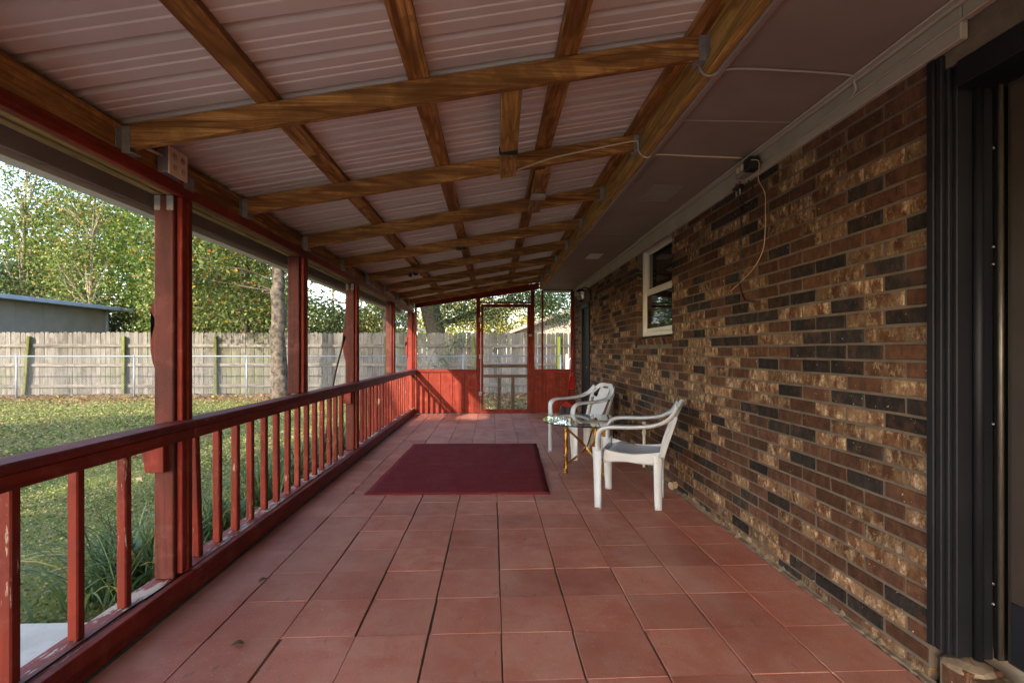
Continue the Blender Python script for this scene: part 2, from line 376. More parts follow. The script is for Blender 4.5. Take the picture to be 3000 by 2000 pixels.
# ================================================================== THE SETTING
# yard sheet to the horizon, gently uneven near by
def ground():
    xs = np.concatenate([np.linspace(-150, -22, 9), np.linspace(-20, 6, 80), np.linspace(8, 120, 8)])
    ys = np.concatenate([np.linspace(-120, -8, 8), np.linspace(-6, 18, 76), np.linspace(20, 260, 10)])
    X, Y = np.meshgrid(xs, ys, indexing='ij')
    Z = -.165 + .022 * np.sin(X * 1.3 + .4) * np.sin(Y * 1.1) + .012 * np.sin(X * 4.1) * np.cos(Y * 3.3)
    Z += .07 * np.exp(-((Y - 15.0) / 1.0) ** 2)
    Z = np.where((X > -1.7) & (Y < 9.7) & (Y > -4), -.24, Z); Z = np.where((Y < 2.5) & (X > -9.3) & (Y > -10), -.2, Z)
    V = np.stack([X, Y, Z], -1).reshape(-1, 3); n, m = X.shape
    I = np.arange(n * m).reshape(n, m)
    F = np.stack([I[:-1, :-1], I[1:, :-1], I[1:, 1:], I[:-1, 1:]], -1).reshape(-1, 4)
    o = fastmesh('yard_ground', V, F, 'yard', kind='structure', smooth=True); return o
ground()
box('concrete_path', -6.5, -1.66, -2.2, 2.37, -.3, -.055, 'concrete', kind='structure', bev=.01)
box('added_bounce_slab', -9.0, 1.55, -9.5, -2.25, -.3, -.06, 'concrete', kind='structure', bev=.01)  # unseen slab added behind the camera to bounce sunlight into the porch
box('concrete_path', -9.0, -6.52, -2.2, 2.37, -.3, -.06, 'concrete', kind='structure', bev=.01)
floor = box('porch_floor', -1.645, 1.598, -2.2, 9.75, -.32, -.008, 'slab', kind='structure', bev=.006)
# red concrete tiles, wide joints lengthways and tight ones across
cols = [-1.4995 + .3075 * k for k in range(11)]
tile_meshes = {}
def tile_mesh(wd, ln, v):
    key = (round(wd, 3), round(ln, 3), v)
    if key not in tile_meshes:
        bm = bmesh.new(); B(bm, -wd / 2, wd / 2, -ln / 2, ln / 2, -.028, 0, 0)
        r = random.Random(v * 31 + int(wd * 1000))
        for ve in bm.verts:
            ve.co.x += r.uniform(-.0022, .0022); ve.co.y += r.uniform(-.0012, .0012)
        bmesh.ops.bevel(bm, geom=[e for e in bm.edges if all(a.co.z > -.01 for a in e.verts)], offset=.0016, segments=1, affect='EDGES')
        bmesh.ops.recalc_face_normals(bm, faces=bm.faces)
        me = bpy.data.meshes.new('tile'); bm.to_mesh(me); bm.free(); me.materials.append(MT['tile']); tile_meshes[key] = me
    return tile_meshes[key]
row0 = 1.796 - .3068 * 5
behind = bmesh.new()
for r in range(31):
    y0 = row0 + .3068 * r; y1 = min(y0 + .3068, 9.52)
    for ci in range(10):
        x0 = max(cols[ci], -1.475) if ci == 0 else cols[ci]; x1 = min(cols[ci + 1], 1.566)
        wd, ln = x1 - x0 - .0072, y1 - y0 - .0018
        o = bpy.data.objects.new('tile', tile_mesh(wd, ln, rnd.randrange(5))); _link(o, floor)
        o.location = Vector(((x0 + x1) / 2 + rnd.uniform(-.0022, .0022), (y0 + y1) / 2, rnd.uniform(-.0012, .0012))) - WP[floor]
        o.rotation_euler = (rnd.uniform(-.002, .002), rnd.uniform(-.002, .002), rnd.uniform(-.003, .003))
    if r == 30: break
for r in range(1, 6):
    for ci in range(10):
        B(behind, cols[ci] + .004, cols[ci + 1] - .004, row0 - .3068 * r + .001, row0 - .3068 * (r - 1) - .002, -.028, 0, 0)
mk('tile', behind, 'tile', floor, kind='stuff')
# ragged mortar along the foot of the brick wall
bm = bmesh.new(); prev = None
yy_ = 1.0
while yy_ < 9.45:
    a = 1.566 + rnd.uniform(-.004, .008); h = .003 + rnd.random() ** 4 * .02
    ring = [bm.verts.new(p) for p in ((a, yy_, -.026), (a + .006, yy_, .004), (1.592, yy_, h), (1.601, yy_, h + .004), (1.601, yy_, -.026))]
    if prev:
        for k in range(5): bm.faces.new((prev[k], prev[(k + 1) % 5], ring[(k + 1) % 5], ring[k]))
    prev = ring; yy_ += .022
mk('mortar_edge', bm, 'splash', floor)

# ================================================================== BRICK HOUSE
house = thing('brick_house', 'brown brick house wall with soffit, white window and dark doors along the porch', 'house', (1.6, 5, 0))
wall = mk('wall', B(B(B(B(B(bmesh.new(), 1.6045, 1.75, 1.745, 4.34, -.1, 2.62, 0), 1.6045, 1.75, 4.34, 5.41, -.1, 1.275, 0), 1.6045, 1.75, 4.34, 5.41, 2.37, 2.62, 0), 1.6045, 1.75, 5.41, 8.03, -.1, 2.62, 0), 1.6045, 1.75, 8.73, 9.62, -.1, 2.62, 0), 'mortar', house)
box('wall_over_door', 1.61, 1.75, .55, 1.745, 2.20, 2.62, 'mortar', house, 0)
box('wall_over_far_door', 1.6045, 1.75, 8.03, 8.73, 2.02, 2.62, 'mortar', house, 0)
box('house_body', 1.80, 7.5, -3.0, 9.60, -.2, 2.60, 'housewall', house, 0)
mk('rear_wall', B(bmesh.new(), 1.6, 1.78, -3.0, .55, -.1, 2.62, 0), 'brick0', house)
mk('house_roof', ([(.93, -3.6, 2.60), (.93, 10.0, 2.60), (5.0, 10.0, 3.75), (5.0, -3.6, 3.75), (.93, -3.6, 2.66), (.93, 10.0, 2.66), (5.0, 10.0, 3.81), (5.0, -3.6, 3.81)],
    [(0, 1, 2, 3), (7, 6, 5, 4), (0, 4, 5, 1), (1, 5, 6, 2), (2, 6, 7, 3), (3, 7, 4, 0)]), 'houseroof', house)
CH, BL = .0698, .213
bricks = []
BR = []                                              # (x0 depth, y0, y1, z0, z1, kind)
last = 0
for k in range(-1, 33):
    z0 = .04 + CH * k + .0115; z1 = .04 + CH * (k + 1)
    st = 1.749 + (0 if k % 2 == 0 else -BL / 2) - BL * 1
    segs = [(1.745, 4.34), (5.41, 8.03), (8.73, 9.61)] if z1 > 1.29 else [(1.745, 8.03), (8.73, 9.61)]
    if z1 > 1.29 and z0 < 1.29: segs = [(1.745, 4.34), (5.41, 8.03), (8.73, 9.61)]
    for s0, s1 in segs:
        y = st
        while y < s1:
            a, b = max(y, s0), min(y + BL - .0115, s1)
            if b - a > .03 and not (1.21 < z1 and z0 < 1.28 and a > 4.3 and b < 5.45 and False):
                p = rnd.random(); kk = 0 if p < .42 else (1 if p < .65 else 2)
                if rnd.random() < .18: kk = last
                last = kk
                bricks.append((a, b, z0, z1, kk))
            y += BL
def bsize(b): 
    return (b[1] - b[0]) * (b[3] - b[2]) / ((b[0] + b[1]) / 2) ** 3
bricks.sort(key=bsize, reverse=True)
bmesh_cache = {}
def brick_mesh(L, h, kk, v):
    key = (round(L, 3), round(h, 4), kk, v)
    if key not in bmesh_cache:
        bm = B(bmesh.new(), 0, .085, -L / 2, L / 2, -h / 2, h / 2, 0); r = random.Random(v + 5)
        for ve in bm.verts:
            ve.co += Vector((r.uniform(-.002, .002), r.uniform(-.0022, .0022), r.uniform(-.0016, .0016)))
        bmesh.ops.bevel(bm, geom=[e for e in bm.edges if all(a.co.x < .01 for a in e.verts)], offset=.004, segments=1, affect='EDGES')
        bmesh.ops.recalc_face_normals(bm, faces=bm.faces)
        me = bpy.data.meshes.new('brick'); bm.to_mesh(me); bm.free(); me.materials.append(MT['brick%d' % kk]); bmesh_cache[key] = me
    return bmesh_cache[key]
for (a, b, z0, z1, kk) in bricks[:285]:
    o = bpy.data.objects.new('brick', brick_mesh(b - a, z1 - z0, kk, rnd.randrange(4))); _link(o, wall)
    o.location = Vector((1.6 + rnd.uniform(-.0025, .002), (a + b) / 2, (z0 + z1) / 2)) - WP[wall]
    o.rotation_euler = (rnd.uniform(-.004, .004), 0, rnd.uniform(-.006, .006))
V, F, MI = [], [], []
for (a, b, z0, z1, kk) in bricks[285:]:
    x0 = 1.6 + rnd.uniform(-.0025, .002); e = .004; i = len(V)
    jj = lambda: rnd.uniform(-.0015, .0015)
    V += [(x0 + e, a + jj(), z0 + jj()), (x0 + e, b + jj(), z0 + jj()), (x0 + e, b + jj(), z1 + jj()), (x0 + e, a + jj(), z1 + jj()), (x0, a + e, z0 + e), (x0, b - e, z0 + e), (x0, b - e, z1 - e), (x0, a + e, z1 - e),
          (x0 + .08, a, z0), (x0 + .08, b, z0), (x0 + .08, b, z1), (x0 + .08, a, z1)]
    F += [(i + 4, i + 7, i + 6, i + 5)] + [(i + q, i + (q + 1) % 4, i + 4 + (q + 1) % 4, i + 4 + q)[::-1] for q in range(4)] + [(i + q, i + (q + 1) % 4, i + 8 + (q + 1) % 4, i + 8 + q) for q in range(4)]
    MI += [kk] * 9
me = bpy.data.meshes.new('brick_rest'); me.from_pydata(V, [], F); me.update()
for q in range(3): me.materials.append(MT['brick%d' % q])
me.polygons.foreach_set('material_index', MI)
bm = bmesh.new(); bm.from_mesh(me); bmesh.ops.recalc_face_normals(bm, faces=bm.faces); bm.to_mesh(me); bm.free()
o = bpy.data.objects.new('far_bricks', me); _link(o, wall, 'stuff'); o.location = -WP[wall]
# soffit, frieze, trims
sof = box('soffit', .968, 1.62, -3.0, 9.9, 2.392, 2.41, 'soffit', house, .002)
for y in (2.50, 4.94, 7.38): box('soffit_joint', .99, 1.55, y, y + .012, 2.3895, 2.393, 'frieze', sof, .0005)
box('soffit_trim', .945, .975, -3.0, 9.44, 2.372, 2.4, 'soffit', house, .004)
box('frieze_board', 1.578, 1.606, 1.60, 9.46, 2.255, 2.391, 'frieze', house, .004)
box('frieze_board', 1.578, 1.606, -3.0, 1.597, 2.315, 2.391, 'frieze', house, .004)
mk('crown_strip', OB(bmesh.new(), (1.567, -3, 2.376), (1.567, 9.46, 2.376), .022, .03, (1, 0, 0), .006), 'frieze', house)
for y0, y1, x0, x1 in ((3.47, 3.87, 1.15, 1.385), (5.92, 6.29, 1.17, 1.36)):
    v = mk('soffit_vent', B(bmesh.new(), x0, x1, y0, y1, 2.386, 2.3915, .002), 'soffit', house)
    for i in range(int((y1 - y0 - .04) / .022)):
        yb = y0 + .02 + i * .022
        obox('louvre', (x0 + .012, yb, 2.384), (x1 - .012, yb, 2.384), .012, .0025, (0, .8, .6), 'vinyl' if y0 > 5 else 'paintcable', v, 0)
# window
win = thing('window', 'white sash window recessed in the brick wall beyond the near chair', 'window', (1.68, 4.875, 1.36))
WX = 1.665
def wbox(n, x0, x1, y0, y1, z0, z1, m='vinyl', p=None): return box(n, x0, x1, y0, y1, z0, z1, m, p or win, .003)
fr = mk('frame', B(B(B(B(bmesh.new(), WX, 1.75, 4.345, 4.40, 1.362, 2.34), WX, 1.75, 5.35, 5.405, 1.362, 2.34), WX, 1.75, 4.402, 5.348, 2.28, 2.34), WX, 1.75, 4.402, 5.348, 1.362, 1.405), 'vinyl', win)
us = mk('upper_sash', B(B(B(B(bmesh.new(), 1.70, 1.73, 4.405, 4.44, 1.845, 2.277), 1.70, 1.73, 5.31, 5.345, 1.845, 2.277), 1.70, 1.73, 4.442, 5.308, 2.245, 2.277), 1.70, 1.73, 4.442, 5.308, 1.845, 1.875), 'vinyl', win)
ls = mk('lower_sash', B(B(B(B(bmesh.new(), 1.675, 1.698, 4.405, 4.44, 1.408, 1.85), 1.675, 1.698, 5.31, 5.345, 1.408, 1.85), 1.675, 1.698, 4.442, 5.308, 1.80, 1.85), 1.675, 1.698, 4.442, 5.308, 1.408, 1.445), 'vinyl', win)
box('pane', 1.712, 1.717, 4.438, 5.312, 1.87, 2.25, 'pane', us, 0); box('pane', 1.684, 1.689, 4.438, 5.312, 1.44, 1.805, 'pane', ls, 0)
sill = []
for i in range(15):
    y0 = 4.345 + i * .0712
    bm = OB(bmesh.new(), (1.588 + rnd.uniform(-.002, .002), y0 + .031, 1.296), (1.68, y0 + .031, 1.322), .0615, .062, (0, 1, 0), .004)
    mk('sill_brick', bm, 'brick%d' % rnd.choice((0, 0, 1, 2)), wall)
box('sill_mortar', 1.612, 1.69, 4.342, 5.408, 1.276, 1.318, 'mortar', wall, 0)
box('window_back', 1.752, 1.76, 4.34, 5.41, 1.28, 2.37, 'blackplastic', house, 0)
# near door: black frame set back in its opening
door = thing('storm_door', 'black framed dark bronze storm door set into brick beside the camera', 'door', (1.7, 1.4, .13))
fr = mk('door_frame', B(B(B(B(B(bmesh.new(), 1.588, 1.64, 1.715, 1.7445, .135, 2.252, .003), 1.594, 1.655, 1.690, 1.714, .133, 2.252, .003), 1.606, 1.67, 1.673, 1.689, .131, 2.20, .003), 1.618, 1.705, 1.655, 1.672, .131, 2.20, .003), 1.675, 1.735, 1.640, 1.654, .131, 2.20, .003), 'black', door)
mk('round_moulding', T(bmesh.new(), [(1.683, 1.642, .132), (1.683, 1.642, 2.2)], .015, 12), 'black', door, smooth=True)
box('door_head', 1.60, 1.745, .60, 1.639, 2.11, 2.20, 'black', door)
mk('hinge_strip', T(bmesh.new(), [(1.731, 1.612, .15), (1.731, 1.612, 2.108)], .0085, 8), 'hinge', door, smooth=True)
for z in (.33, .40, .95, 1.5, 1.56, 1.9): mk('screw', LATHE(bmesh.new(), (1.727, 1.6335, z), [(.0042, -.003), (.0042, .003)], 8), 'galv', door)
box('door_edge', 1.735, 1.775, 1.622, 1.6395, .14, 2.108, 'blackplastic', door, 0)
sl_ = box('door_leaf', 1.742, 1.785, .62, 1.602, .145, 2.107, 'bronze', door, .004)
box('kick_panel', 1.7345, 1.7415, .72, 1.585, .155, .36, 'black', sl_, .003)
box('stile', 1.7345, 1.7415, 1.50, 1.585, .3605, 2.09, 'bronze', sl_, .003)
box('pane', 1.7365, 1.7415, .73, 1.499, .3605, 2.05, 'pane', sl_, 0)
# brick step under that door
for i, (a, b_, kk) in enumerate(((1.60, 1.70, 0), (1.44, 1.59, 2), (1.23, 1.43, 0), (1.02, 1.22, 0))):
    mk('step_brick', B(bmesh.new(), 1.602 + .001 * i, 1.73, a, b_, -.02, .115 - .012 * (i > 0), .005), 'brick%d' % kk, wall)
box('step_mortar', 1.61, 1.74, .9, 1.715, -.03, .098, 'splash', wall, .004)
bm = bmesh.new(); LATHE(bm, (1.66, 1.655, .098), [(.075, 0), (.065, .016), (.035, .028), (.004, .033)], 14)
for v in bm.verts: v.co += Vector((rnd.uniform(-.006, .006), rnd.uniform(-.006, .006), rnd.uniform(-.003, .003)))
mk('mortar_lump', bm, 'splash', wall)
# far door in the same wall
fd = thing('door', 'black door in the brick wall at the far corner under the lantern', 'door', (1.66, 8.38, 0))
mk('frame', B(B(B(bmesh.new(), 1.575, 1.66, 8.035, 8.10, .0, 2.015), 1.575, 1.66, 8.66, 8.725, .0, 2.015), 1.575, 1.66, 8.102, 8.658, 1.95, 2.015), 'black', fd)
box('door_leaf', 1.61, 1.66, 8.103, 8.657, .0, 1.949, 'black', fd, .004)
mk('knob', LATHE(bmesh.new(), (1.585, 8.17, .93), [(.02, -.02), (.028, 0), (.02, .02)], 10), 'brass', fd)

# ================================================================== PORCH ROOF
SLOPE = .1777
def RZ(x, dz=0): return 2.115 + SLOPE * (x + 1.5) + dz              # top of rafters
ang = math.atan(SLOPE); NX = Vector((-math.sin(ang), 0, math.cos(ang))); TX = Vector((math.cos(ang), 0, math.sin(ang)))
roof = thing('porch_roof', 'lean-to porch roof of amber timber framing under ribbed metal sheets', 'roof', (-.3, 4, 2.0))
RY = [2.05 + .957 * k for k in range(-4, 8)]
def hanger(bm, x, y, s):
    """galvanised joist hanger; s = +1 at the left beam, -1 at the right header"""
    z1 = RZ(x) - .008; z0 = RZ(x) - .112
    for yy in (y - .0015, y + .0395):
        B(bm, min(x, x + s * .034), max(x, x + s * .034), yy - .0012, yy + .0012, z0, z1, 0)
    B(bm, min(x, x + s * .05), max(x, x + s * .05), y - .003, y + .041, z0 - .003, z0, 0)
    for yy0, yy1 in ((y - .034, y - .003), (y + .041, y + .082)):
        B(bm, min(x, x + s * .0025), max(x, x + s * .0025), yy0, yy1, z0 - (.018 if yy0 > y else -.012), z1 - .01, 0)
for i, y in enumerate(RY):
    p0 = Vector((-1.497, y + .019, RZ(-1.497))) - NX * .0475; p1 = Vector((.905, y + .019, RZ(.905))) - NX * .0475
    r_ = obox('rafter', p0, p1, .038, .095, (0, 1, 0), 'wood_x', roof, .0035)
    if y > 0:
        bm = bmesh.new(); hanger(bm, -1.497, y, 1); mk('hanger', bm, 'galv', r_)
        bm = bmesh.new(); hanger(bm, .905, y, -1); mk('hanger', bm, 'galv', r_)
for x in (-1.60, -.92, -.305, .315, .88):
    ys = [-2.2, 1.2, 4.6, 9.70] if x > -.9 else [-2.2, 2.6, 6.2, 9.70]
    for a, b in zip(ys, ys[1:]):
        p0 = Vector((x, a + .002, RZ(x))) + NX * .0195; p1 = Vector((x, b - .002, RZ(x))) + NX * .0195
        obox('purlin', p0, p1, .09, .037, (1, 0, SLOPE), 'wood_y', roof, .003)
box('header', .907, .944, -2.2, 9.46, 2.383, 2.585, 'honey_y', roof, .004)
box('ledger', -1.531, -1.499, -2.2, 9.47, 2.006, 2.118, 'wood_y', roof, .003)
box('beam', -1.580, -1.5335, -2.2, 9.55, 1.956, 2.112, 'underbeam', roof, .004)
box('beam', -1.630, -1.584, -2.2, 9.55, 1.953, 2.09, 'underbeam', roof, .004)
box('red_plate', -1.532, -1.492, -2.2, 9.46, 1.950, 2.004, 'red_y', roof, .004)
box('fascia_board', -1.762, -1.738, -2.2, 9.70, 1.930, 2.07, 'fascia', roof, .003)
obox('eave_board', (-1.700, -2.2, 2.083), (-1.700, 9.7, 2.083), .07, .010, (1, 0, SLOPE), 'fascia', roof, 0)
gm = bmesh.new()
prof = [(-1.766, 2.05), (-1.766, 1.908), (-1.835, 1.908), (-1.87, 1.955), (-1.87, 2.03), (-1.863, 2.03), (-1.863, 1.957), (-1.832, 1.914), (-1.772, 1.914), (-1.772, 2.05)]
r0 = [gm.verts.new((x, -1.9, z)) for x, z in prof]; r1 = [gm.verts.new((x, 9.72, z)) for x, z in prof]
for k in range(len(prof)): gm.faces.new((r0[k], r0[(k + 1) % len(prof)], r1[(k + 1) % len(prof)], r1[k]))
mk('gutter', gm, 'gutter', roof)
# ribbed sheets, ribs run down the slope
def sheet(y0, wdt, dz):
    P = []
    for r in range(4):
        b = .02 + r * wdt / 4.0
        P += [(b, 0), (b + .008, .032), (b + .036, .032), (b + .044, 0)]
        for q in (.098, .148): P += [(b + q - .008, 0), (b + q - .004, .0055), (b + q + .006, .0055), (b + q + .010, 0)]
    P.append((wdt + .03, 0)); bm = bmesh.new(); rows = []
    for x in (-1.80, .95):
        base = Vector((x, 0, RZ(x))) + NX * (.0395 + dz)
        rows.append([bm.verts.new((base.x, y0 + a, base.z + h)) for a, h in P])
    for k in range(len(P) - 1): bm.faces.new((rows[0][k], rows[0][k + 1], rows[1][k + 1], rows[1][k]))
    mk('roof_panel', bm, 'roofmetal', roof)
for i in range(14): sheet(-2.25 + .86 * i, .86, .0 if i % 2 else .0015)
# short blocks nailed under the framing
b1 = obox('block', (.08, 2.093, RZ(.08) - .072), (.092, 3.02, RZ(.09) - .118), .092, .034, (1, 0, SLOPE), 'honey_y', roof, .003)
mk('strap', B(bmesh.new(), .035, .137, 2.66, 2.676, 2.264, 2.305, .001), 'blackplastic', b1)
b2 = obox('block', (.315, 3.058, RZ(.315) - .118), (.33, 3.93, RZ(.33) - .118), .096, .034, (1, 0, SLOPE), 'wood_y', roof, .003)
mk('pipe_clamp', B(bmesh.new(), .27, .375, 3.42, 3.50, RZ(.32) - .165, RZ(.32) - .137, .006), 'galv', b2)
mk('clip', B(B(bmesh.new(), -.99, -.95, 5.84, 5.875, RZ(-.97) - .13, RZ(-.97) - .09, .004), -.935, -.88, 5.845, 5.875, RZ(-.9) - .125, RZ(-.9) - .095, .004), 'blackplastic', roof)
mk('clip', B(B(bmesh.new(), -.36, -.31, 4.90, 4.915, RZ(-.33) - .12, RZ(-.33) - .085, .004), -.30, -.26, 4.89, 4.915, RZ(-.3) - .12, RZ(-.3) - .09, .004), 'blackplastic', roof)

# ================================================================== POSTS AND RAILING
PY = [2.433, 3.975, 5.52, 7.58, 9.46]
PL = ['red-brown post nearest the camera, carrying the outlet box', 'red-brown half post standing on the handrail, second from the camera', 'red-brown post running down to the sill, third from the camera, with carved bracket', 'red-brown half post standing on the handrail, fourth from the camera', 'red corner post where the railing meets the end wall']
def bracket(bm, y, z):
    """flat scroll-cut ornament on the outer face of a post"""
    pr = [(0, .20), (-.022, .165), (-.036, .118), (-.033, .085), (-.018, .082), (-.012, .108), (0, .112), (0, .055), (-.020, .035), (-.034, -.02), (-.036, -.075), (-.026, -.135), (0, -.20)]
    a = [bm.verts.new((-1.6265 + x, y + .03, z + h)) for x, h in pr]; b = [bm.verts.new((-1.6265 + x, y + .052, z + h)) for x, h in pr]
    n = len(pr)
    for k in range(n): bm.faces.new((a[k], a[(k + 1) % n], b[(k + 1) % n], b[k]))
    fa = bm.faces.new(a); fb = bm.faces.new(b[::-1]); bmesh.ops.triangulate(bm, faces=[fa, fb])
for i, y in enumerate(PY):
    half = i in (1, 3); zb = .866 if half else .104
    p = thing('porch_post', PL[i], 'post', (-1.578, y + .045, zb), 'porch posts')
    x0 = -1.626
    if not half and i < 4:
        box('shaft', x0, -1.534, y, y + .092, zb, 1.952, 'post', p, .005)
    else:
        box('shaft', x0, -1.534, y, y + .092, zb, 1.952, 'post' if i < 4 else 'red_z', p, .005)
    zt = .868 if half else .122
    box('trim_strip', -1.5325, -1.507, y + .022, y + .055, zt, 1.9490, 'red_z', p, .003)
    box('trim_strip', -1.5325, -1.499, y + .0575, y + .092, zt, 1.9490, 'red_z', p, .003)
    if i in (0, 2):
        br = bmesh.new(); B(br, x0 + .002, -1.596, y - .0018, y - .0002, 1.879, 1.950, 0); B(br, -1.566, -1.535, y - .0018, y - .0002, 1.879, 1.950, 0); mk('cap_plate', br, 'galv', p)
        bm = bmesh.new(); bracket(bm, y, 1.28); mk('carved_bracket', bm, 'red_z', p)
        bm = bmesh.new(); B(bm, -1.665, -1.556, y - .040, y - .002, .625, .775, .003)
        for v in bm.verts:
            if v.co.z < .64 and v.co.x < -1.62: v.co.x += .022
        mk('block', bm, 'red_z', p)
    if i == 4:
        bm = bmesh.new(); bracket(bm, y - .05, 1.28); mk('carved_bracket', bm, 'red_z', p)
def railing(a, b, bal, label, tilt=()):
    r = thing('railing', label, 'railing', (-1.55, (a + b) / 2, .0), 'porch railing sections')
    box('sill_plate', -1.645, -1.5085, a, b, .0, .1015, 'sill', r, .004)
    box('bottom_rail', -1.507, -1.472, a, b, .012, .118, 'red_y', r, .004)
    box('handrail', -1.562, -1.448, a, b, .830, .864, 'cap', r, .006)
    box('under_rail', -1.498, -1.460, a, b, .776, .8285, 'red_y', r, .004)
    box('top_batten', -1.61, -1.565, a + (.047 if a > 0 else 0), b - (.048 if b < 9 else 0), .79, .829, 'red_y', r, .003)
    for k, y in enumerate(bal):
        dx = rnd.uniform(-.003, .003); dy = tilt[k] if k < len(tilt) else rnd.uniform(-.006, .006)
        obox('baluster', (-1.587 + dx, y, .1025), (-1.587 + dx, y + dy, .789), .038, .040, (0, 1, 0), 'baluster', r, .005)
    return r
railing(-1.88, 2.4785, [.22, .46, .70, .94, 1.18, 1.425, 1.685, 1.945, 2.185], 'red porch railing with peeling balusters before the nearest post')
railing(2.4805, 5.5655, [2.715 + .194 * k for k in range(14)], 'red porch railing with slim balusters between nearest and third post', (-.035,))
railing(5.5675, 9.456, [5.85 + .187 * k for k in range(19)], 'red porch railing with close balusters running to the end wall')
tag(tube('black_cable', smoothpath([(-1.535, -1, .106), (-1.545, 1.9, .107), (-1.53, 2.3, .106), (-1.52, 3.1, .106), (-1.535, 4.2, .107), (-1.525, 5.3, .107), (-1.53, 6.2, .108), (-1.54, 7.4, .107), (-1.53, 9.2, .107)], 6), .0045, 'blackplastic', sides=6), 'thin black cable lying along the sill behind the bottom rail', 'cable')
tag(tube('hanging_cable', smoothpath([(-1.632, 5.60, 1.93), (-1.65, 5.64, 1.72), (-1.70, 5.66, 1.29), (-1.79, 5.68, .94), (-1.88, 5.70, .4), (-1.95, 5.72, -.15)], 5), .011, 'blackplastic', sides=6), 'black cable slanting down outside the screen beside the third post', 'cable')
# insect screens in the side bays
edges = [-1.88] + PY
for i in range(5):
    a = edges[i] + (.094 if i else 0); b = PY[i] - .002
    s = mk('insect_screen', ([(-1.536, a, .866), (-1.536, b, .866), (-1.536, b, 1.955), (-1.536, a, 1.955)], [(0, 1, 2, 3)]), 'screen')
    tag(s, ['fine insect screen in the bay left of the nearest post', 'fine insect screen between nearest post and second post', 'fine insect screen between second and third post', 'fine insect screen between third and fourth post', 'fine insect screen in the last bay before the end wall'][i], 'screen', 'insect screens of the side bays')

# ================================================================== END WALL AND SCREEN DOOR
EY = 9.5
ew = thing('end_wall', 'red screened end wall with boarded lower panels around the screen door', 'wall', (0, EY, 0))
def ebox(n, x0, x1, z0, z1, y0=EY, y1=EY + .06, m='red_z', p=None, bev=.004): return box(n, x0, x1, y0, y1, z0, z1, m, p or ew, bev)
ebox('stud', -1.49, -1.455, .0, 2.03); ebox('stud', -.312, -.236, .0, 2.235); ebox('stud', .742, .812, .0, 2.375); ebox('stud', .948, .984, .858, 2.385); ebox('stud', 1.52, 1.588, .0, 2.395)
ebox('rail', -1.453, -.314, .800, .856, EY - .012, EY + .06, 'red_x'); ebox('rail', .814, 1.518, .800, .856, EY - .012, EY + .06, 'red_x')
def boards(x0, x1, n):
    wd = (x1 - x0) / n
    for k in range(n):
        ebox('board', x0 + k * wd + .004, x0 + (k + 1) * wd - .004, .012, .798, EY + .012, EY + .03, 'panel', None, .002)
boards(-1.453, -.314, 5); boards(.814, 1.518, 3)
ebox('backing_board', -1.45, -.316, .014, .796, EY + .0305, EY + .04, 'blackplastic', None, 0); ebox('backing_board', .816, 1.516, .014, .796, EY + .0305, EY + .04, 'blackplastic', None, 0)
obox('sloping_beam', (-1.49, EY + .03, 2.095), (.90, EY + .03, 2.095 + 2.39 * .155), .06, .125, (0, 1, 0), 'red_x', ew, .004)
ebox('transom_bar', -.234, .740, 2.128, 2.156, EY + .005, EY + .05, 'red_x')
ebox('top_rail', .986, 1.518, 2.382, 2.39, EY + .0, EY + .05, 'red_x', None, .001); ebox('white_strip', .99, 1.516, 2.345, 2.381, EY + .02, EY + .05, 'vinyl', None, .002)
ebox('base_strip', .814, 1.518, -.002, .011, EY - .006, EY + .05, 'splash', None, .002)
def scr(x0, x1, z0, z1, p, y=EY + .045, z1r=None):
    z1r = z1 if z1r is None else z1r
    return mk('screen', ([(x0, y, z0), (x1, y, z0), (x1, y, z1r), (x0, y, z1)], [(0, 1, 2, 3)]), 'screen', p)
scr(-1.455, -.313, .857, 2.035, ew, z1r=2.21); scr(-.235, .741, 2.157, 2.225, ew, z1r=2.375); scr(.813, .947, .857, 2.38, ew); scr(.985, 1.519, .857, 2.344, ew)
sd = thing('screen_door', 'red wooden screen door with brown cross rails in the end wall', 'door', (.25, EY, .008))
SY0, SY1 = EY - .012, EY + .02
for n_, x0, x1, z0, z1, m in (('stile', -.222, -.176, .009, 2.106, 'red_z'), ('stile', .669, .738, .009, 2.106, 'red_z'), ('top_rail', -.1755, .6685, 2.052, 2.106, 'red_x'), ('bottom_rail', -.1755, .6685, .009, .088, 'red_x'),
        ('cross_rail', -.1755, .6685, .889, .947, 'doorrail'), ('cross_rail', -.1755, .6685, .695, .753, 'doorrail'), ('upright', .096, .158, .0885, .6945, 'doorrail'), ('upright', .36, .423, .0885, .6945, 'doorrail')):
    box(n_, x0, x1, SY0, SY1, z0, z1, m, sd, .004)
for z0, z1 in ((.948, 2.051), (.754, .888), (.089, .694)): scr(-.176, .669, z0, z1, sd, EY + .012)
for z in (.383, 1.10, 1.805):
    bm = bmesh.new(); B(bm, -.262, -.206, SY0 - .006, SY0 - .001, z - .04, z + .04, .002); T(bm, [(-.2285, SY0 - .009, z - .045), (-.2285, SY0 - .009, z + .045)], .007, 8); mk('hinge', bm, 'galv', sd)
bm = bmesh.new(); B(bm, .70, .765, SY0 - .012, SY0 - .002, 1.49, 1.53, .003); T(bm, [(.72, SY0 - .03, 1.51), (.72, SY0, 1.51)], .008, 8); mk('latch', bm, 'galv', sd)

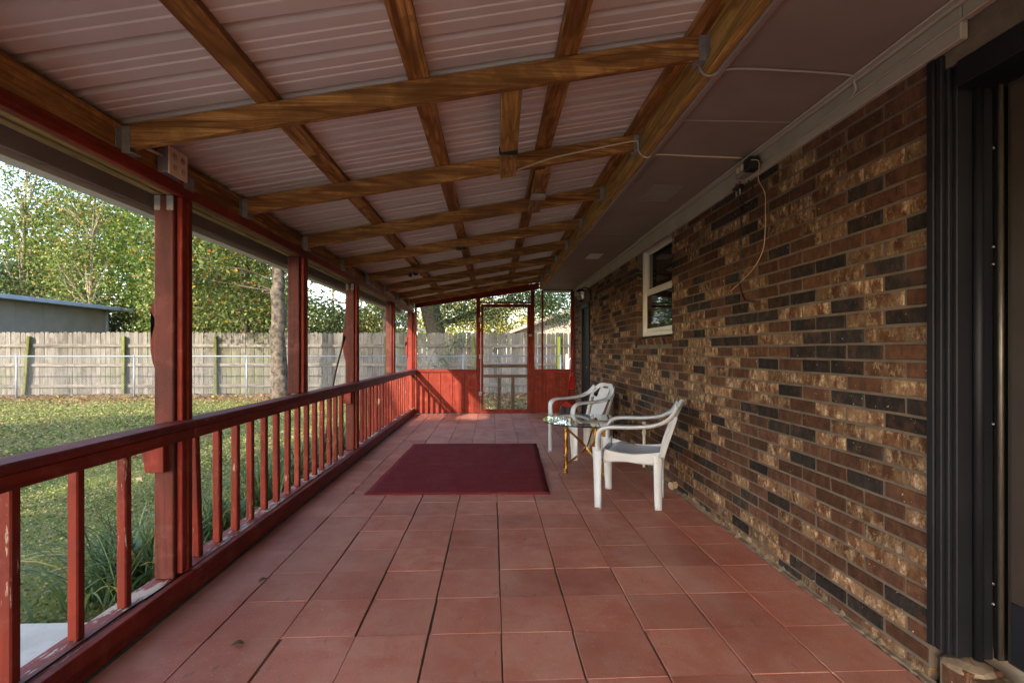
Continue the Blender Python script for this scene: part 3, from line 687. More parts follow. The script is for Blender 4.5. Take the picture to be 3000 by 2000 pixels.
# ================================================================== SMALL FIXTURES
ob = thing('outlet_box', 'steel box with ivory four-socket plate on the beam above the nearest post', 'outlet', (-1.46, 2.33, 1.985))
box('steel_box', -1.4915, -1.4405, 2.25, 2.37, 1.998, 2.108, 'box', ob, .004)
fpn = box('face_plate', -1.4400, -1.4335, 2.244, 2.376, 1.991, 2.114, 'ivory', ob, .002)
for yy in (2.281, 2.339):
    for zz in (2.027, 2.078):
        s = mk('socket', T(bmesh.new(), [(-1.4338, yy, zz), (-1.4318, yy, zz)], .017, 12), 'beige', fpn)
        for q in (-.006, .006): box('slot', -1.4319, -1.4308, yy + q - .0015, yy + q + .0015, zz - .002, zz + .008, 'blackplastic', fpn, 0)
tube('conduit', [(-1.475, 2.12, 2.06), (-1.472, 2.17, 2.066), (-1.468, 2.249, 2.07)], .007, 'cable', ob, 8)
mk('strap_plate', B(bmesh.new(), -1.4915, -1.489, 2.44, 2.52, 1.99, 2.055, 0), 'galv', ob)
fo = thing('frieze_outlet', 'grey outlet box with two round sockets and a plugged adapter under the soffit', 'outlet', (1.56, 2.95, 2.25))
fb = box('box', 1.515, 1.5775, 2.90, 3.02, 2.272, 2.355, 'fascia', fo, .004)
for yy in (2.935, 2.985): mk('socket', T(bmesh.new(), [(1.5145, yy, 2.315), (1.512, yy, 2.315)], .019, 14), 'ivory', fb)
box('adapter', 1.50, 1.57, 2.825, 2.897, 2.268, 2.345, 'blackplastic', fo, .008)
sp_ = thing('cable_splitter', 'small cable splitter with red caps hanging below the frieze outlet', 'splitter', (1.57, 3.09, 2.2))
box('body', 1.545, 1.5765, 3.03, 3.12, 2.228, 2.25, 'blackplastic', sp_, .003)
for yy in (3.05, 3.095):
    tube('fitting', [(1.56, yy, 2.19), (1.56, yy, 2.2275)], .006, 'galv', sp_)
    tube('red_cap', [(1.56, yy, 2.2505), (1.56, yy, 2.27)], .008, 'redplastic', sp_)
tag(tube('coax_cable', smoothpath([(1.57, 3.095, 2.19), (1.585, 3.10, 2.11), (1.588, 3.085, 1.98), (1.59, 3.10, 1.8), (1.59, 3.115, 1.645), (1.589, 3.05, 1.53), (1.588, 2.99, 1.512), (1.588, 2.93, 1.508)], 6), .0042, 'blackplastic', sides=6), 'long black cable hanging down the brick from the splitter', 'cable')
tag(tube('coax_loop', smoothpath([(1.57, 3.05, 2.19), (1.582, 3.05, 2.13), (1.586, 3.0, 2.095), (1.586, 2.94, 2.12), (1.58, 2.935, 2.2), (1.57, 2.97, 2.25)], 6), .004, 'blackplastic', sides=6), 'short black cable looping below the frieze outlet', 'cable')
tag(tube('phone_cord', smoothpath([(1.51, 2.83, 2.32), (1.545, 2.80, 2.30), (1.575, 2.86, 2.22), (1.59, 2.82, 2.129), (1.59, 2.812, 2.029), (1.59, 2.815, 1.9), (1.59, 2.844, 1.787), (1.59, 2.973, 1.691), (1.59, 3.236, 1.601)], 6), .0026, 'beige', sides=6), 'thin tan cord hanging in a long curve down the brick wall', 'cord')
tag(tube('soffit_cable', smoothpath([(.893, 2.10, 2.44), (.90, 2.085, 2.40), (.93, 2.065, 2.374), (1.002, 2.027, 2.383), (1.267, 2.033, 2.384), (1.54, 2.057, 2.384), (1.553, 2.06, 2.36), (1.568, 2.07, 2.33), (1.572, 2.10, 2.31)], 6), .0055, 'paintcable', sides=6), 'painted cable crossing the soffit from the first rafter hanger', 'cable')
tag(tube('rafter_cable', smoothpath([(.15, 2.99, 2.30), (.35, 2.995, 2.375), (.6, 2.997, 2.435), (.86, 2.997, 2.49), (.893, 2.995, 2.48), (.895, 2.98, 2.42), (.93, 2.945, 2.372), (1.0, 2.93, 2.385), (1.25, 2.95, 2.386), (1.53, 2.965, 2.386)], 6), .0055, 'cable', sides=6), 'cream cable stapled along the second rafter and over the soffit', 'cable')
tag(tube('frieze_cable', smoothpath([(1.5715, .2, 2.30), (1.5715, 1.2, 2.312), (1.5715, 2.1, 2.308), (1.5715, 2.45, 2.296), (1.5715, 2.82, 2.30)], 6), .0045, 'paintcable', sides=6), 'painted cable clipped along the frieze board', 'cable')
tag(tube('upper_frieze_cable', smoothpath([(1.552, .2, 2.384), (1.552, 1.4, 2.385), (1.552, 2.4, 2.384), (1.552, 3.1, 2.385), (1.551, 3.6, 2.384), (1.552, 5.2, 2.385)], 5), .0055, 'paintcable', sides=6), 'painted cable running in the corner between soffit and frieze', 'cable')
ln = thing('wall_lantern', 'black wall lantern with clear glass above the far door', 'lamp', (1.5, 8.0, 2.0))
mk('back_plate', B(bmesh.new(), 1.575, 1.599, 7.90, 7.97, 2.02, 2.20, .006), 'black', ln)
tube('arm', smoothpath([(1.578, 7.935, 2.12), (1.56, 7.94, 2.21), (1.50, 7.95, 2.235), (1.45, 7.96, 2.215)], 5), .009, 'black', ln)
mk('canopy', LATHE(bmesh.new(), (1.435, 7.96, 0), [(.085, 2.168), (.088, 2.176), (.05, 2.205), (.012, 2.218)], 18), 'black', ln)
mk('glass', LATHE(bmesh.new(), (1.435, 7.96, 0), [(.052, 2.03), (.058, 2.06), (.058, 2.166)], 18), 'lampglass', ln, smooth=False)
mk('finial', LATHE(bmesh.new(), (1.435, 7.96, 0), [(.006, 1.998), (.02, 2.012), (.05, 2.024), (.05, 2.029)], 14), 'black', ln)
pv = thing('drain_pipe', 'white plastic pipe standing against the brick behind the near chair', 'pipe', (1.575, 5.06, 0))
tube('pipe', [(1.574, 5.06, .0), (1.574, 5.06, .46)], .0165, 'pvc', pv, 12)
for z in (.10, .36, .45): mk('coupling', LATHE(bmesh.new(), (1.574, 5.06, z), [(.022, -.02), (.022, .02)], 12), 'pvc', pv)
st_ = thing('pipe_stub', 'beige round pipe end poking out at the foot of the brick wall', 'pipe', (1.58, 4.2, .03))
mk('stub', T(bmesh.new(), [(1.60, 4.235, .038), (1.555, 4.215, .036)], .028, 14), 'beige', st_); mk('cap', T(bmesh.new(), [(1.5545, 4.2148, .036), (1.543, 4.21, .0355)], .033, 14), 'beige', st_)

# ================================================================== FURNITURE
# rug
bm = bmesh.new(); cs = [Vector((-1.075, 4.165, 0)), Vector((.48, 4.12, 0)), Vector((.572, 6.375, 0)), Vector((-1.016, 6.412, 0))]
NX_, NY_ = 24, 34; g1 = []
for lev in (.0015, .010):
    rows = []
    for j in range(NY_ + 1):
        row = []
        for i in range(NX_ + 1):
            u, v = i / NX_, j / NY_
            p = (cs[0] * (1 - u) + cs[1] * u) * (1 - v) + (cs[3] * (1 - u) + cs[2] * u) * v
            p.x += .003 * math.sin(v * 17 + u); p.y += .003 * math.sin(u * 13 + 2)
            p.z = lev + (.0022 * max(0, math.sin(u * 9 + v * 5) * math.sin(v * 12 + 1)) if lev > .005 else 0)
            if lev > .005 and (i in (0, NX_) or j in (0, NY_)): p.z -= .003
            row.append(bm.verts.new(p))
        rows.append(row)
    g1.append(rows)
for lv, rows in enumerate(g1):
    for j in range(NY_):
        for i in range(NX_):
            q = (rows[j][i], rows[j][i + 1], rows[j + 1][i + 1], rows[j + 1][i]); bm.faces.new(q if lv else q[::-1])
ring = [(0, i) for i in range(NX_)] + [(j, NX_) for j in range(NY_)] + [(NY_, i) for i in range(NX_, 0, -1)] + [(j, 0) for j in range(NY_, 0, -1)]
for k in range(len(ring)):
    a, b = ring[k], ring[(k + 1) % len(ring)]
    bm.faces.new((g1[0][a[0]][a[1]], g1[0][b[0]][b[1]], g1[1][b[0]][b[1]], g1[1][a[0]][a[1]]))
tag(mk('rug', bm, 'rug', smooth=True), 'worn burgundy rectangular rug lying flat on the red tiles', 'rug')

# glass table on three brass legs
TC = Vector((.955, 4.83, 0)); TZ = .515
tb = thing('side_table', 'low round glass table on brass spiral legs between the chairs', 'table', (TC.x, TC.y, 0))
R_ = .466
mk('glass_top', LATHE(bmesh.new(), (TC.x, TC.y, TZ), [(R_ - .006, 0), (R_, .003), (R_, .007), (R_ - .006, .010)], 64), 'glass', tb)
LG = [Vector((.72, 4.83, 0)), Vector((1.064, 4.655, 0)), Vector((1.066, 5.09, 0))]
for L_ in LG:
    n = 40; bm = bmesh.new(); S = 14; rings = []
    for k in range(n + 1):
        z = .035 + (TZ - .045 - .035) * k / n
        rings.append([bm.verts.new((L_.x + (.0185 + .0022 * math.cos(3 * (2 * math.pi * s / S) - z * 42)) * math.cos(2 * math.pi * s / S), L_.y + (.0185 + .0022 * math.cos(3 * (2 * math.pi * s / S) - z * 42)) * math.sin(2 * math.pi * s / S), z)) for s in range(S)])
    for r0_, r1_ in zip(rings, rings[1:]):
        for s in range(S): bm.faces.new((r0_[s], r0_[(s + 1) % S], r1_[(s + 1) % S], r1_[s]))
    lg = mk('leg', bm, 'brass', tb, smooth=True)
    for z, rr in ((.012, .026), (.036, .023), (.17, .0225), (.43, .0225)): mk('collar', LATHE(bmesh.new(), (L_.x, L_.y, z), [(rr - .004, -.012), (rr, -.006), (rr, .006), (rr - .004, .012)], 16), 'brass', lg)
    mk('pad', LATHE(bmesh.new(), (L_.x, L_.y, TZ - .012), [(.02, -.025), (.024, .0), (.024, .0115)], 14), 'brass', lg)
cen = (LG[0] + LG[1] + LG[2]) / 3
for a, b in ((0, 1), (1, 2), (2, 0)):
    for off in (0, .016):
        A, Bv = LG[a], LG[b]; m = (A + Bv) / 2 + (cen - (A + Bv) / 2) * .75
        pts = smoothpath([A + Vector((0, 0, .46 - off)), A.lerp(m, .5) + Vector((0, 0, .36 - off)), m + Vector((0, 0, .25 - off)), m.lerp(Bv, .5) + Vector((0, 0, .16 - off)), Bv + Vector((0, 0, .09 - off))], 6)
        tube('brace', pts, .0058, 'brass', tb, 8)

# resin armchairs
def strip(path, widths, normals, thick=.010, curl=0):
    """swept band: centre path, half width direction per point"""
    bm = bmesh.new(); rows = []
    for p, wd, nrm in zip(path, widths, normals):
        p, side = Vector(p), Vector(nrm).normalized()
        rows.append((p, side, wd))
    n = len(rows); secs = []
    for i, (p, side, wd) in enumerate(rows):
        d = (rows[min(i + 1, n - 1)][0] - rows[max(i - 1, 0)][0]).normalized()
        side = (side - d * side.dot(d)).normalized(); up = d.cross(side)
        sec = []
        for u in (-1, -.6, 0, .6, 1): sec.append(p + side * wd * u - up * curl * u * u)
        top = [bm.verts.new(q + up * thick / 2) for q in sec]; bot = [bm.verts.new(q - up * thick / 2) for q in reversed(sec)]
        secs.append(top + bot)
    m = len(secs[0])
    for s0, s1 in zip(secs, secs[1:]):
        for k in range(m): bm.faces.new((s0[k], s0[(k + 1) % m], s1[(k + 1) % m], s1[k]))
    bm.faces.new(secs[0][::-1]); bm.faces.new(secs[-1]); return bm
def make_chair(label):
    c = thing('armchair', label, 'chair', (0, 0, 0), 'white resin armchairs', local=True)
    # seat
    bm = bmesh.new(); rows = []; N = 14
    def seatw(v): return .232 - .055 * (1 - v)
    for lay, dz in ((0, 0), (1, -.011)):
        rr = []
        for j in range(N + 1):
            v = j / N; y = -.205 + .43 * v; row = []
            for i in range(N + 1):
                u = -1 + 2 * i / N
                z = .405 + .022 * v + .012 * u * u - .012 * math.sin(v * math.pi) - (.035 * max(0, v - .86) / .14)
                yy = y - .02 * u * u * (1 if v > .5 else -1)
                row.append(bm.verts.new((u * seatw(v), yy, z + dz)))
            rr.append(row)
        rows.append(rr)
    for lay in (0, 1):
        for j in range(N):
            for i in range(N):
                q = (rows[lay][j][i], rows[lay][j][i + 1], rows[lay][j + 1][i + 1], rows[lay][j + 1][i]); bm.faces.new(q if not lay else q[::-1])
    ring = [(0, i) for i in range(N)] + [(j, N) for j in range(N)] + [(N, i) for i in range(N, 0, -1)] + [(j, 0) for j in range(N, 0, -1)]
    for k in range(len(ring)):
        a, b = ring[k], ring[(k + 1) % len(ring)]
        bm.faces.new((rows[0][a[0]][a[1]], rows[0][b[0]][b[1]], rows[1][b[0]][b[1]], rows[1][a[0]][a[1]]))
    mk('seat', bm, 'white', c, smooth=True)
    # apron round the seat
    for s in (-1, 1):
        P = smoothpath([(s * .178, -.20, .385), (s * .205, -.05, .382), (s * .235, .12, .392), (s * .245, .215, .40)], 6); n = len(P)
        mk('apron', strip(P, [.030 + .022 * abs(2 * k / (n - 1) - 1) for k in range(n)], [(0, 0, 1)] * n, .008), 'white', c, smooth=True)
    P = smoothpath([(-.242, .222, .398), (-.12, .242, .392), (.12, .242, .392), (.242, .222, .398)], 6); n = len(P)
    mk('apron', strip(P, [.024] * n, [(0, 0, 1)] * n, .008), 'white', c, smooth=True)
    # back with hand slot and two side openings
    bm = bmesh.new(); NU, NV = 44, 44
    def bp(u, v):
        wv = .170 + .055 * min(v / .62, 1) ** 1.3
        if v > .62: wv = .225 * (1 - .20 * ((v - .62) / .38) ** 3)
        z = .395 + .425 * v - .05 * max(0, (abs(u) - .55) / .45) ** 2 * max(0, (v - .5) / .5)
        y = -.200 - .155 * v - .02 * v * v + .045 * u * u * (.4 + .6 * v)
        return Vector((u * wv, y, z))
    def hole(u, v):
        if abs(u) < .26 and .865 < v < .915: return True
        if .46 < abs(u) < .80:
            lo = .60 + (abs(u) - .46) * .15; hi = .905 - (abs(u) - .46) * .55
            if lo < v < hi: return True
        return v < .60 and abs(u) > .66 and v > .06
    grid = [[bm.verts.new(bp(-1 + 2 * i / NU, j / NV)) for i in range(NU + 1)] for j in range(NV + 1)]
    for j in range(NV):
        for i in range(NU):
            if not hole(-1 + 2 * (i + .5) / NU, (j + .5) / NV): bm.faces.new((grid[j][i], grid[j][i + 1], grid[j + 1][i + 1], grid[j + 1][i]))
    bmesh.ops.delete(bm, geom=[v for v in bm.verts if not v.link_faces], context='VERTS')
    be = [v for v in bm.verts if v.is_boundary]
    for _ in range(3): bmesh.ops.smooth_vert(bm, verts=be, factor=.35, use_axis_x=True, use_axis_y=True, use_axis_z=True)
    bk = mk('backrest', bm, 'white', c, smooth=True); md = bk.modifiers.new('thick', 'SOLIDIFY'); md.thickness = .012; md.offset = 0
    for s in (-1, 1):
        P = smoothpath([(s * .190, -.330, .765), (s * .235, -.275, .69), (s * .268, -.175, .642), (s * .281, -.03, .622), (s * .284, .12, .617), (s * .281, .195, .606), (s * .276, .232, .575), (s * .268, .243, .52), (s * .262, .243, .44)], 6)
        n = len(P); side = []
        for k in range(n):
            side.append((1, .15 * s, 0) if k < n - 12 else (1, 0, .0))
        mk('arm', strip(P, [.036 + .004 * min(1, k / 20) for k in range(n)], side, .014, .018), 'white', c, smooth=True)
        P = smoothpath([(s * .258, .240, .46), (s * .258, .238, .38), (s * .262, .236, .30), (s * .268, .234, .15), (s * .272, .232, .0015)], 5); n = len(P)
        mk('leg', strip(P, [.056 - .024 * k / (n - 1) for k in range(n)], [(.75, -.75 * s, 0)] * n, .009, .030), 'white', c, smooth=True)
        P = smoothpath([(s * .176, -.195, .42), (s * .180, -.203, .36), (s * .186, -.203, .2), (s * .192, -.205, .0015)], 5); n = len(P)
        mk('leg', strip(P, [.050 - .018 * k / (n - 1) for k in range(n)], [(.75, .75 * s, 0)] * n, .009, .026), 'white', c, smooth=True)
        P = smoothpath([(s * .182, -.205, .40), (s * .193, -.235, .50), (s * .205, -.275, .62), (s * .216, -.305, .715)], 5); n = len(P)
        mk('back_support', strip(P, [.024 - .004 * k / (n - 1) for k in range(n)], [(.35, 1 * s, .2)] * n, .009, .008), 'white', c, smooth=True)
    return c
def copy_tree(o, parent=None):
    q = o.copy(); COL.objects.link(q); q.parent = parent
    for ch in list(o.children): copy_tree(ch, q)
    return q
ch1 = make_chair('white resin armchair nearest the camera, seen side-on right of the glass table')
ch2 = copy_tree(ch1); ch2['label'] = 'white resin armchair behind the glass table, its slotted back towards the wall'
ch1.location = (1.145, 3.92, 0); ch1.rotation_euler = (0, 0, D2R(158.7 - 90))
ch2.location = (1.03, 5.73, 0); ch2.rotation_euler = (0, 0, D2R(200.6 - 90))

bn = thing('waste_bin', 'tan round bin with a black rim against the brick behind the far chair', 'bin', (1.405, 6.32, 0))
mk('body', LATHE(bmesh.new(), (1.405, 6.32, 0), [(.135, .0), (.14, .01), (.158, .575)], 28), 'binbody', bn)
mk('rim', LATHE(bmesh.new(), (1.405, 6.32, 0), [(.1595, .57), (.167, .58), (.169, .645), (.15, .665)], 28), 'blackplastic', bn)
br_ = thing('broom', 'red-handled broom with grey bristles leaning in the far corner', 'broom', (1.42, 9.33, 0))
tube('handle', [(1.41, 9.33, .235), (1.565, 9.455, 1.30)], .0105, 'redplastic', br_, 10)
tube('grip', [(1.565, 9.455, 1.30), (1.58, 9.466, 1.40)], .012, 'blackplastic', br_, 10)
bm = bmesh.new(); v = [bm.verts.new(p) for p in ((1.29, 9.31, .15), (1.55, 9.31, .15), (1.55, 9.36, .15), (1.29, 9.36, .15), (1.385, 9.32, .24), (1.435, 9.32, .24), (1.435, 9.35, .24), (1.385, 9.35, .24))]
for q in ((3, 2, 1, 0), (4, 5, 6, 7), (0, 1, 5, 4), (1, 2, 6, 5), (2, 3, 7, 6), (3, 0, 4, 7)): bm.faces.new([v[i] for i in q])
mk('head', bm, 'redplastic', br_)
bm = bmesh.new()
for i in range(60):
    x = 1.295 + .25 * rnd.random(); y = 9.312 + .045 * rnd.random(); T(bm, [(x, y, .15), (x + (x - 1.42) * .14 + rnd.uniform(-.006, .006), y + rnd.uniform(-.01, .01), .003)], [.005, .004], 4)
mk('bristles', bm, 'bristle', br_)
dp = thing('dustpan', 'red dustpan clipped on the broom handle in the far corner', 'dustpan', (1.52, 9.38, .45))
bm = bmesh.new(); v = [bm.verts.new(p) for p in ((1.455, 9.375, .475), (1.575, 9.385, .475), (1.575, 9.44, .71), (1.495, 9.435, .72), (1.455, 9.355, .48), (1.575, 9.365, .48), (1.575, 9.42, .71), (1.495, 9.415, .72))]
for q in ((3, 2, 1, 0), (4, 5, 6, 7), (0, 1, 5, 4), (1, 2, 6, 5), (2, 3, 7, 6), (3, 0, 4, 7)): bm.faces.new([v[i] for i in q])
mk('pan', bm, 'redplastic', dp); box('lip', 1.452, 1.578, 9.345, 9.39, .46, .4745, 'blackplastic', dp, .003)
tube('clip', [(1.535, 9.425, .7), (1.545, 9.43, .80)], .012, 'redplastic', dp)

# dry leaves blown onto the tiles
def floor_leaf(x, y, s, a, label):
    bm = bmesh.new(); n = 9; L = [bm.verts.new((x + s * (k / (n - 1) - .5) * math.cos(a) - sg * s * .28 * math.sin(math.pi * k / (n - 1)) * math.sin(a), y + s * (k / (n - 1) - .5) * math.sin(a) + sg * s * .28 * math.sin(math.pi * k / (n - 1)) * math.cos(a), .004 + .010 * abs(sg) * math.sin(math.pi * k / (n - 1)) + .006 * (k / (n - 1)))) for sg in (-1, 0, 1) for k in range(n)]
    for r in range(2):
        for k in range(n - 1): bm.faces.new((L[r * n + k], L[r * n + k + 1], L[(r + 1) * n + k + 1], L[(r + 1) * n + k]))
    bmesh.ops.remove_doubles(bm, verts=bm.verts, dist=.0005)
    o = mk('fallen_leaf', bm, 'dryleaf', smooth=True); md = o.modifiers.new('thick', 'SOLIDIFY'); md.thickness = .0012
    tag(o, label, 'leaf', 'dry leaves on the porch floor')
floor_leaf(-1.04, 2.05, .055, .1, 'curled dry brown leaf on a tile near the bottom left')
floor_leaf(-1.20, 2.62, .045, .7, 'small dry leaf close to the bottom rail by the nearest post')
floor_leaf(-1.17, 4.18, .04, -.4, 'tiny dry leaf beside the near left corner of the rug')

# ================================================================== FENCES
FY = 15.55
wf = thing('wood_fence', 'weathered grey dog-eared picket fence across the back of the yard', 'fence', (-7, FY, -.12))
pm = []
for v in range(4):
    bm = bmesh.new(); r = random.Random(v); hgt = 1.90; w2 = .0655
    pr = [(-w2, 0), (w2, 0), (w2, hgt - .035), (w2 - .028, hgt), (-w2 + .028, hgt), (-w2, hgt - .035)]
    pr = [(x + r.uniform(-.002, .002), z) for x, z in pr]
    a = [bm.verts.new((x, 0, z)) for x, z in pr]; b = [bm.verts.new((x, .018, z)) for x, z in pr]
    bm.faces.new(a); bm.faces.new(b[::-1])
    for k in range(6): bm.faces.new((a[k], b[k], b[(k + 1) % 6], a[(k + 1) % 6]))
    bmesh.ops.recalc_face_normals(bm, faces=bm.faces)
    me = bpy.data.meshes.new('picket'); bm.to_mesh(me); bm.free(); me.materials.append(MT['picket']); pm.append(me)
x = -18.6
while x < 6.0:
    o = bpy.data.objects.new('picket', rnd.choice(pm)); _link(o, wf)
    o.location = Vector((x, FY + rnd.uniform(0, .004), -.115 + rnd.uniform(-.018, .018))) - WP[wf]; o.rotation_euler = (0, rnd.uniform(-.008, .008), 0)
    x += .1385 + (.006 if rnd.random() < .25 else 0)
xs = [-19.5, -16.8, -14.0, -11.22, -8.49, -5.95, -3.3, -.6, 2.085, 4.8, 6.5]
for a, b in zip(xs, xs[1:]):
    for z in (.10, .74, 1.33): box('rail', a + .003, b - .003, FY - .042, FY - .003, z, z + .092, 'fencerail', wf, .003)
for x in xs[1:-1]:
    ln_ = -.14 if abs(x + 14.0) < .1 else rnd.uniform(-.02, .02)
    obox('post', (x + ln_, FY - .092, -.2), (x, FY - .092, 1.66), .092, .092, (1, 0, 0), 'fencepost' if x < 2 else 'greenpost', wf, .006)
CYF = 14.5
cf = thing('chain_link_fence', 'low galvanised chain-link fence in front of the wooden fence', 'fence', (-7, CYF, -.15))
for x in (-16.7, -13.48, -10.24, -7.09, -3.90, -.86, 2.01):
    pp = tube('post', [(x, CYF, -.22), (x, CYF, 1.075)], .024, 'chain', cf, 10); mk('post_cap', LATHE(bmesh.new(), (x, CYF, 1.075), [(.028, -.015), (.028, .01), (.012, .03)], 10), 'chain', pp)
tube('top_rail', [(-19, CYF, 1.062), (2.01, CYF, 1.062)], .019, 'chain', cf, 10)
bm = bmesh.new(); zb, zt_ = -.10, 1.055; hh = zt_ - zb; x = -19.0
while x < 2.0:
    for s in (1, -1):
        xa, xb = (x, x + hh) if s > 0 else (x + hh, x)
        if max(xa, xb) < 2.02: T(bm, [(xa, CYF - .022 - .002 * s, zb), (xb, CYF - .022 - .002 * s, zt_)], .00115, 3, 0, False)
    x += .074
mk('wire_mesh', bm, 'chain', cf, kind='stuff')
gp = thing('gate', 'white chain-link gate with round-topped posts at the right end', 'gate', (2.5, 14.45, -.15))
for x in (2.18, 3.1): tube('post', [(x, 14.42, -.2), (x, 14.42, 1.10), (x, 14.42, 1.13)], [.032, .032, .012], 'vinyl', gp, 10)
tube('frame', smoothpath([(2.24, 14.42, -.05), (2.24, 14.42, .85), (2.28, 14.42, .98), (2.42, 14.42, 1.03), (3.05, 14.42, 1.03), (3.06, 14.42, -.05)], 4), .017, 'vinyl', gp, 8)
bm = bmesh.new(); x = 2.25
while x < 3.05:
    for s in (1, -1): T(bm, [(x, 14.42 + .002 * s, -.03), (min(3.05, x + .5), 14.42 + .002 * s, -.03 + (min(3.05, x + .5) - x) * 2.0)] if s > 0 else [(min(3.05, x + .5), 14.42, -.03), (x, 14.42, -.03 + (min(3.05, x + .5) - x) * 2.0)], .002, 3, 0, False)
    x += .08
mk('wire_mesh', bm, 'chain', gp, kind='stuff')

# ================================================================== BUILDINGS BEYOND
sh = thing('shed', 'grey metal-sided shed with a blue-grey low roof beyond the fence', 'shed', (-18, 18.5, -.15))
box('wall', -22.0, -15.75, 15.95, 20.8, -.15, 2.86, 'shedwall', sh, .01)
for y in (16.9, 17.9, 18.9, 19.9): box('seam', -15.748, -15.735, y, y + .03, -.1, 2.84, 'shedwall', sh, 0)
box('corner_trim', -15.80, -15.725, 20.72, 20.82, -.1, 2.85, 'shedroof', sh, .005)
mk('roof', B(bmesh.new(), -22.6, -15.32, 15.5, 21.62, 2.87, 3.01, .01), 'shedroof', sh)
gh = thing('far_house', 'tan gabled house partly hidden by leaves beyond the right fence', 'house', (6, 27, -.15))
box('wall', 1.3, 11, 24.5, 31, -.15, 2.25, 'housewall', gh, .01)
bm = bmesh.new(); v = [bm.verts.new(p) for p in ((1.3, 24.5, 2.25), (11, 24.5, 2.25), (6.1, 24.5, 3.95), (1.3, 31, 2.25), (11, 31, 2.25), (6.1, 31, 3.95))]
bm.faces.new(v[:3]); bm.faces.new((v[5], v[4], v[3])); bm.faces.new((v[0], v[2], v[5], v[3])); bm.faces.new((v[1], v[4], v[5], v[2])); bm.faces.new((v[0], v[3], v[4], v[1])); mk('gable', bm, 'housewall', gh)
for (xa, za), (xb, zb_) in (((.55, 2.02), (6.1, 4.06)), ((11.7, 2.02), (6.1, 4.06))):
    obox('roof_slope', (xa, 27.6, za), (xb, 27.6, zb_), 7.4, .14, (0, 1, 0), 'houseroof', gh, .01)
wh = thing('neighbour_house', 'pale house eave with a white gutter beyond the fence at the corner post', 'house', (-6.4, 27, -.15))
box('wall', -9.5, -5.0, 24.6, 30, -.15, 2.3, 'housewall', wh, .01)
obox('roof', (-4.05, 27.4, 2.42), (-8.2, 27.4, 3.9), 6.4, .12, (0, 1, 0), 'vinyl', wh, .01)
pl = thing('utility_pole', 'pale slim utility pole rising between the trees', 'pole', (-8.3, 26, -.15))
tube('shaft', [(-8.3, 26, -.15), (-8.3, 26, 4.75)], [.10, .075], 'barkthin', pl, 10)
mk('pole_cap', LATHE(bmesh.new(), (-8.3, 26, 4.75), [(.08, 0), (.085, .03), (.03, .07)], 10), 'galv', pl)

# ================================================================== TREES
def leaf_quads(C, size, cols, flat=.0, fold=.25):
    n = len(C); a = rng.normal(size=(n, 3)); a[:, 2] *= 1 - flat; a /= np.linalg.norm(a, axis=1)[:, None]
    r = rng.normal(size=(n, 3)); b = np.cross(a, r); b /= np.linalg.norm(b, axis=1)[:, None]; nn = np.cross(a, b)
    s = (size * rng.uniform(.65, 1.35, n))[:, None]
    V = np.stack([C - a * s * .5, C + b * s * .3 + nn * s * fold * .3, C + a * s * .5, C - b * s * .3 + nn * s * fold * .3], 1).reshape(-1, 3)
    F = np.arange(4 * n).reshape(n, 4)
    return V, F, np.repeat(cols, 4, 0)
def pick(pal, n):
    cols = np.array([p[0] for p in pal]); wts = np.array([p[1] for p in pal], float); wts /= wts.sum()
    return cols[rng.choice(len(pal), n, p=wts)] * rng.uniform(.7, 1.3, (n, 1))
TONE = []
def crown_pts(ells, clump=45, sig=.34, surf=.5):
    P, CC = [], []; TONE.clear()
    for (cx, cy_, cz, rx, ry, rz, n) in ells:
        k = max(3, n // clump); tone = rng.uniform(.55, 1.4, k); d = rng.normal(size=(k, 3)); d /= np.linalg.norm(d, axis=1)[:, None]
        rad = rng.uniform(0, 1, (k, 1)) ** (1 / 3) * (1 - surf) + surf * rng.uniform(.75, 1, (k, 1))
        c = np.array([cx, cy_, cz]) + d * rad * np.array([rx, ry, rz]); CC.append(c)
        idx = rng.integers(0, k, n); TONE.append(tone[idx]); P.append(c[idx] + rng.normal(size=(n, 3)) * sig * np.array([1, 1, .75]))
    return np.concatenate(P), np.concatenate(CC)
def tree(name, label, base, trunk, ells, pal, size=.12, bark='barkdark', nb=30, mat='leaf', group='trees beyond the fence', clump=45, sig=.34, side=8, zmin=None, jit=.06, br=1.0):
    t_ = thing(name, label, 'tree', base, group)
    bm = bmesh.new(); T(bm, [p for p, r in trunk], [r for p, r in trunk], side, jit)
    P, CC = crown_pts(ells, clump, sig)
    tn = np.concatenate(TONE); tp = [Vector(p) for p, r in trunk]
    mk('trunk', bm, bark, t_, smooth=True)
    if nb:
        bm = bmesh.new()
        for c in CC[rng.permutation(len(CC))[:nb]]:
            c = Vector(c); s0 = min(tp[1:] or tp, key=lambda p: (p - c).length + max(0, p.z - c.z) * 2)
            mid = s0.lerp(c, .5) + Vector((rnd.uniform(-.2, .2), rnd.uniform(-.2, .2), rnd.uniform(-.05, .35)))
            T(bm, smoothpath([s0, mid, c], 3), [q * br for q in (.045, .04, .034, .028, .022, .016, .007)], 5, 0, False)
        mk('branches', bm, bark, t_)
    V, F, tint = leaf_quads(P, size, pick(pal, len(P)) * tn[:, None])
    fastmesh('crown', V, F, mat, t_, tint, origin=(float(P[:, 0].mean()), float(P[:, 1].mean()), float(P[:, 2].mean())))
    return t_
YG = [((.17, .27, .04), 5), ((.105, .19, .03), 5), ((.28, .33, .06), 3), ((.40, .30, .05), .4)]
OL = [((.095, .15, .035), 4), ((.14, .19, .05), 3), ((.22, .235, .08), 2), ((.06, .085, .02), 3), ((.40, .24, .05), .2)]
DK = [((.025, .055, .02), 4), ((.04, .075, .025), 3), ((.06, .09, .03), 1)]
OR = [((.09, .13, .03), 5), ((.14, .17, .04), 4), ((.38, .13, .03), .4), ((.42, .28, .05), .5), ((.05, .085, .02), 3)]
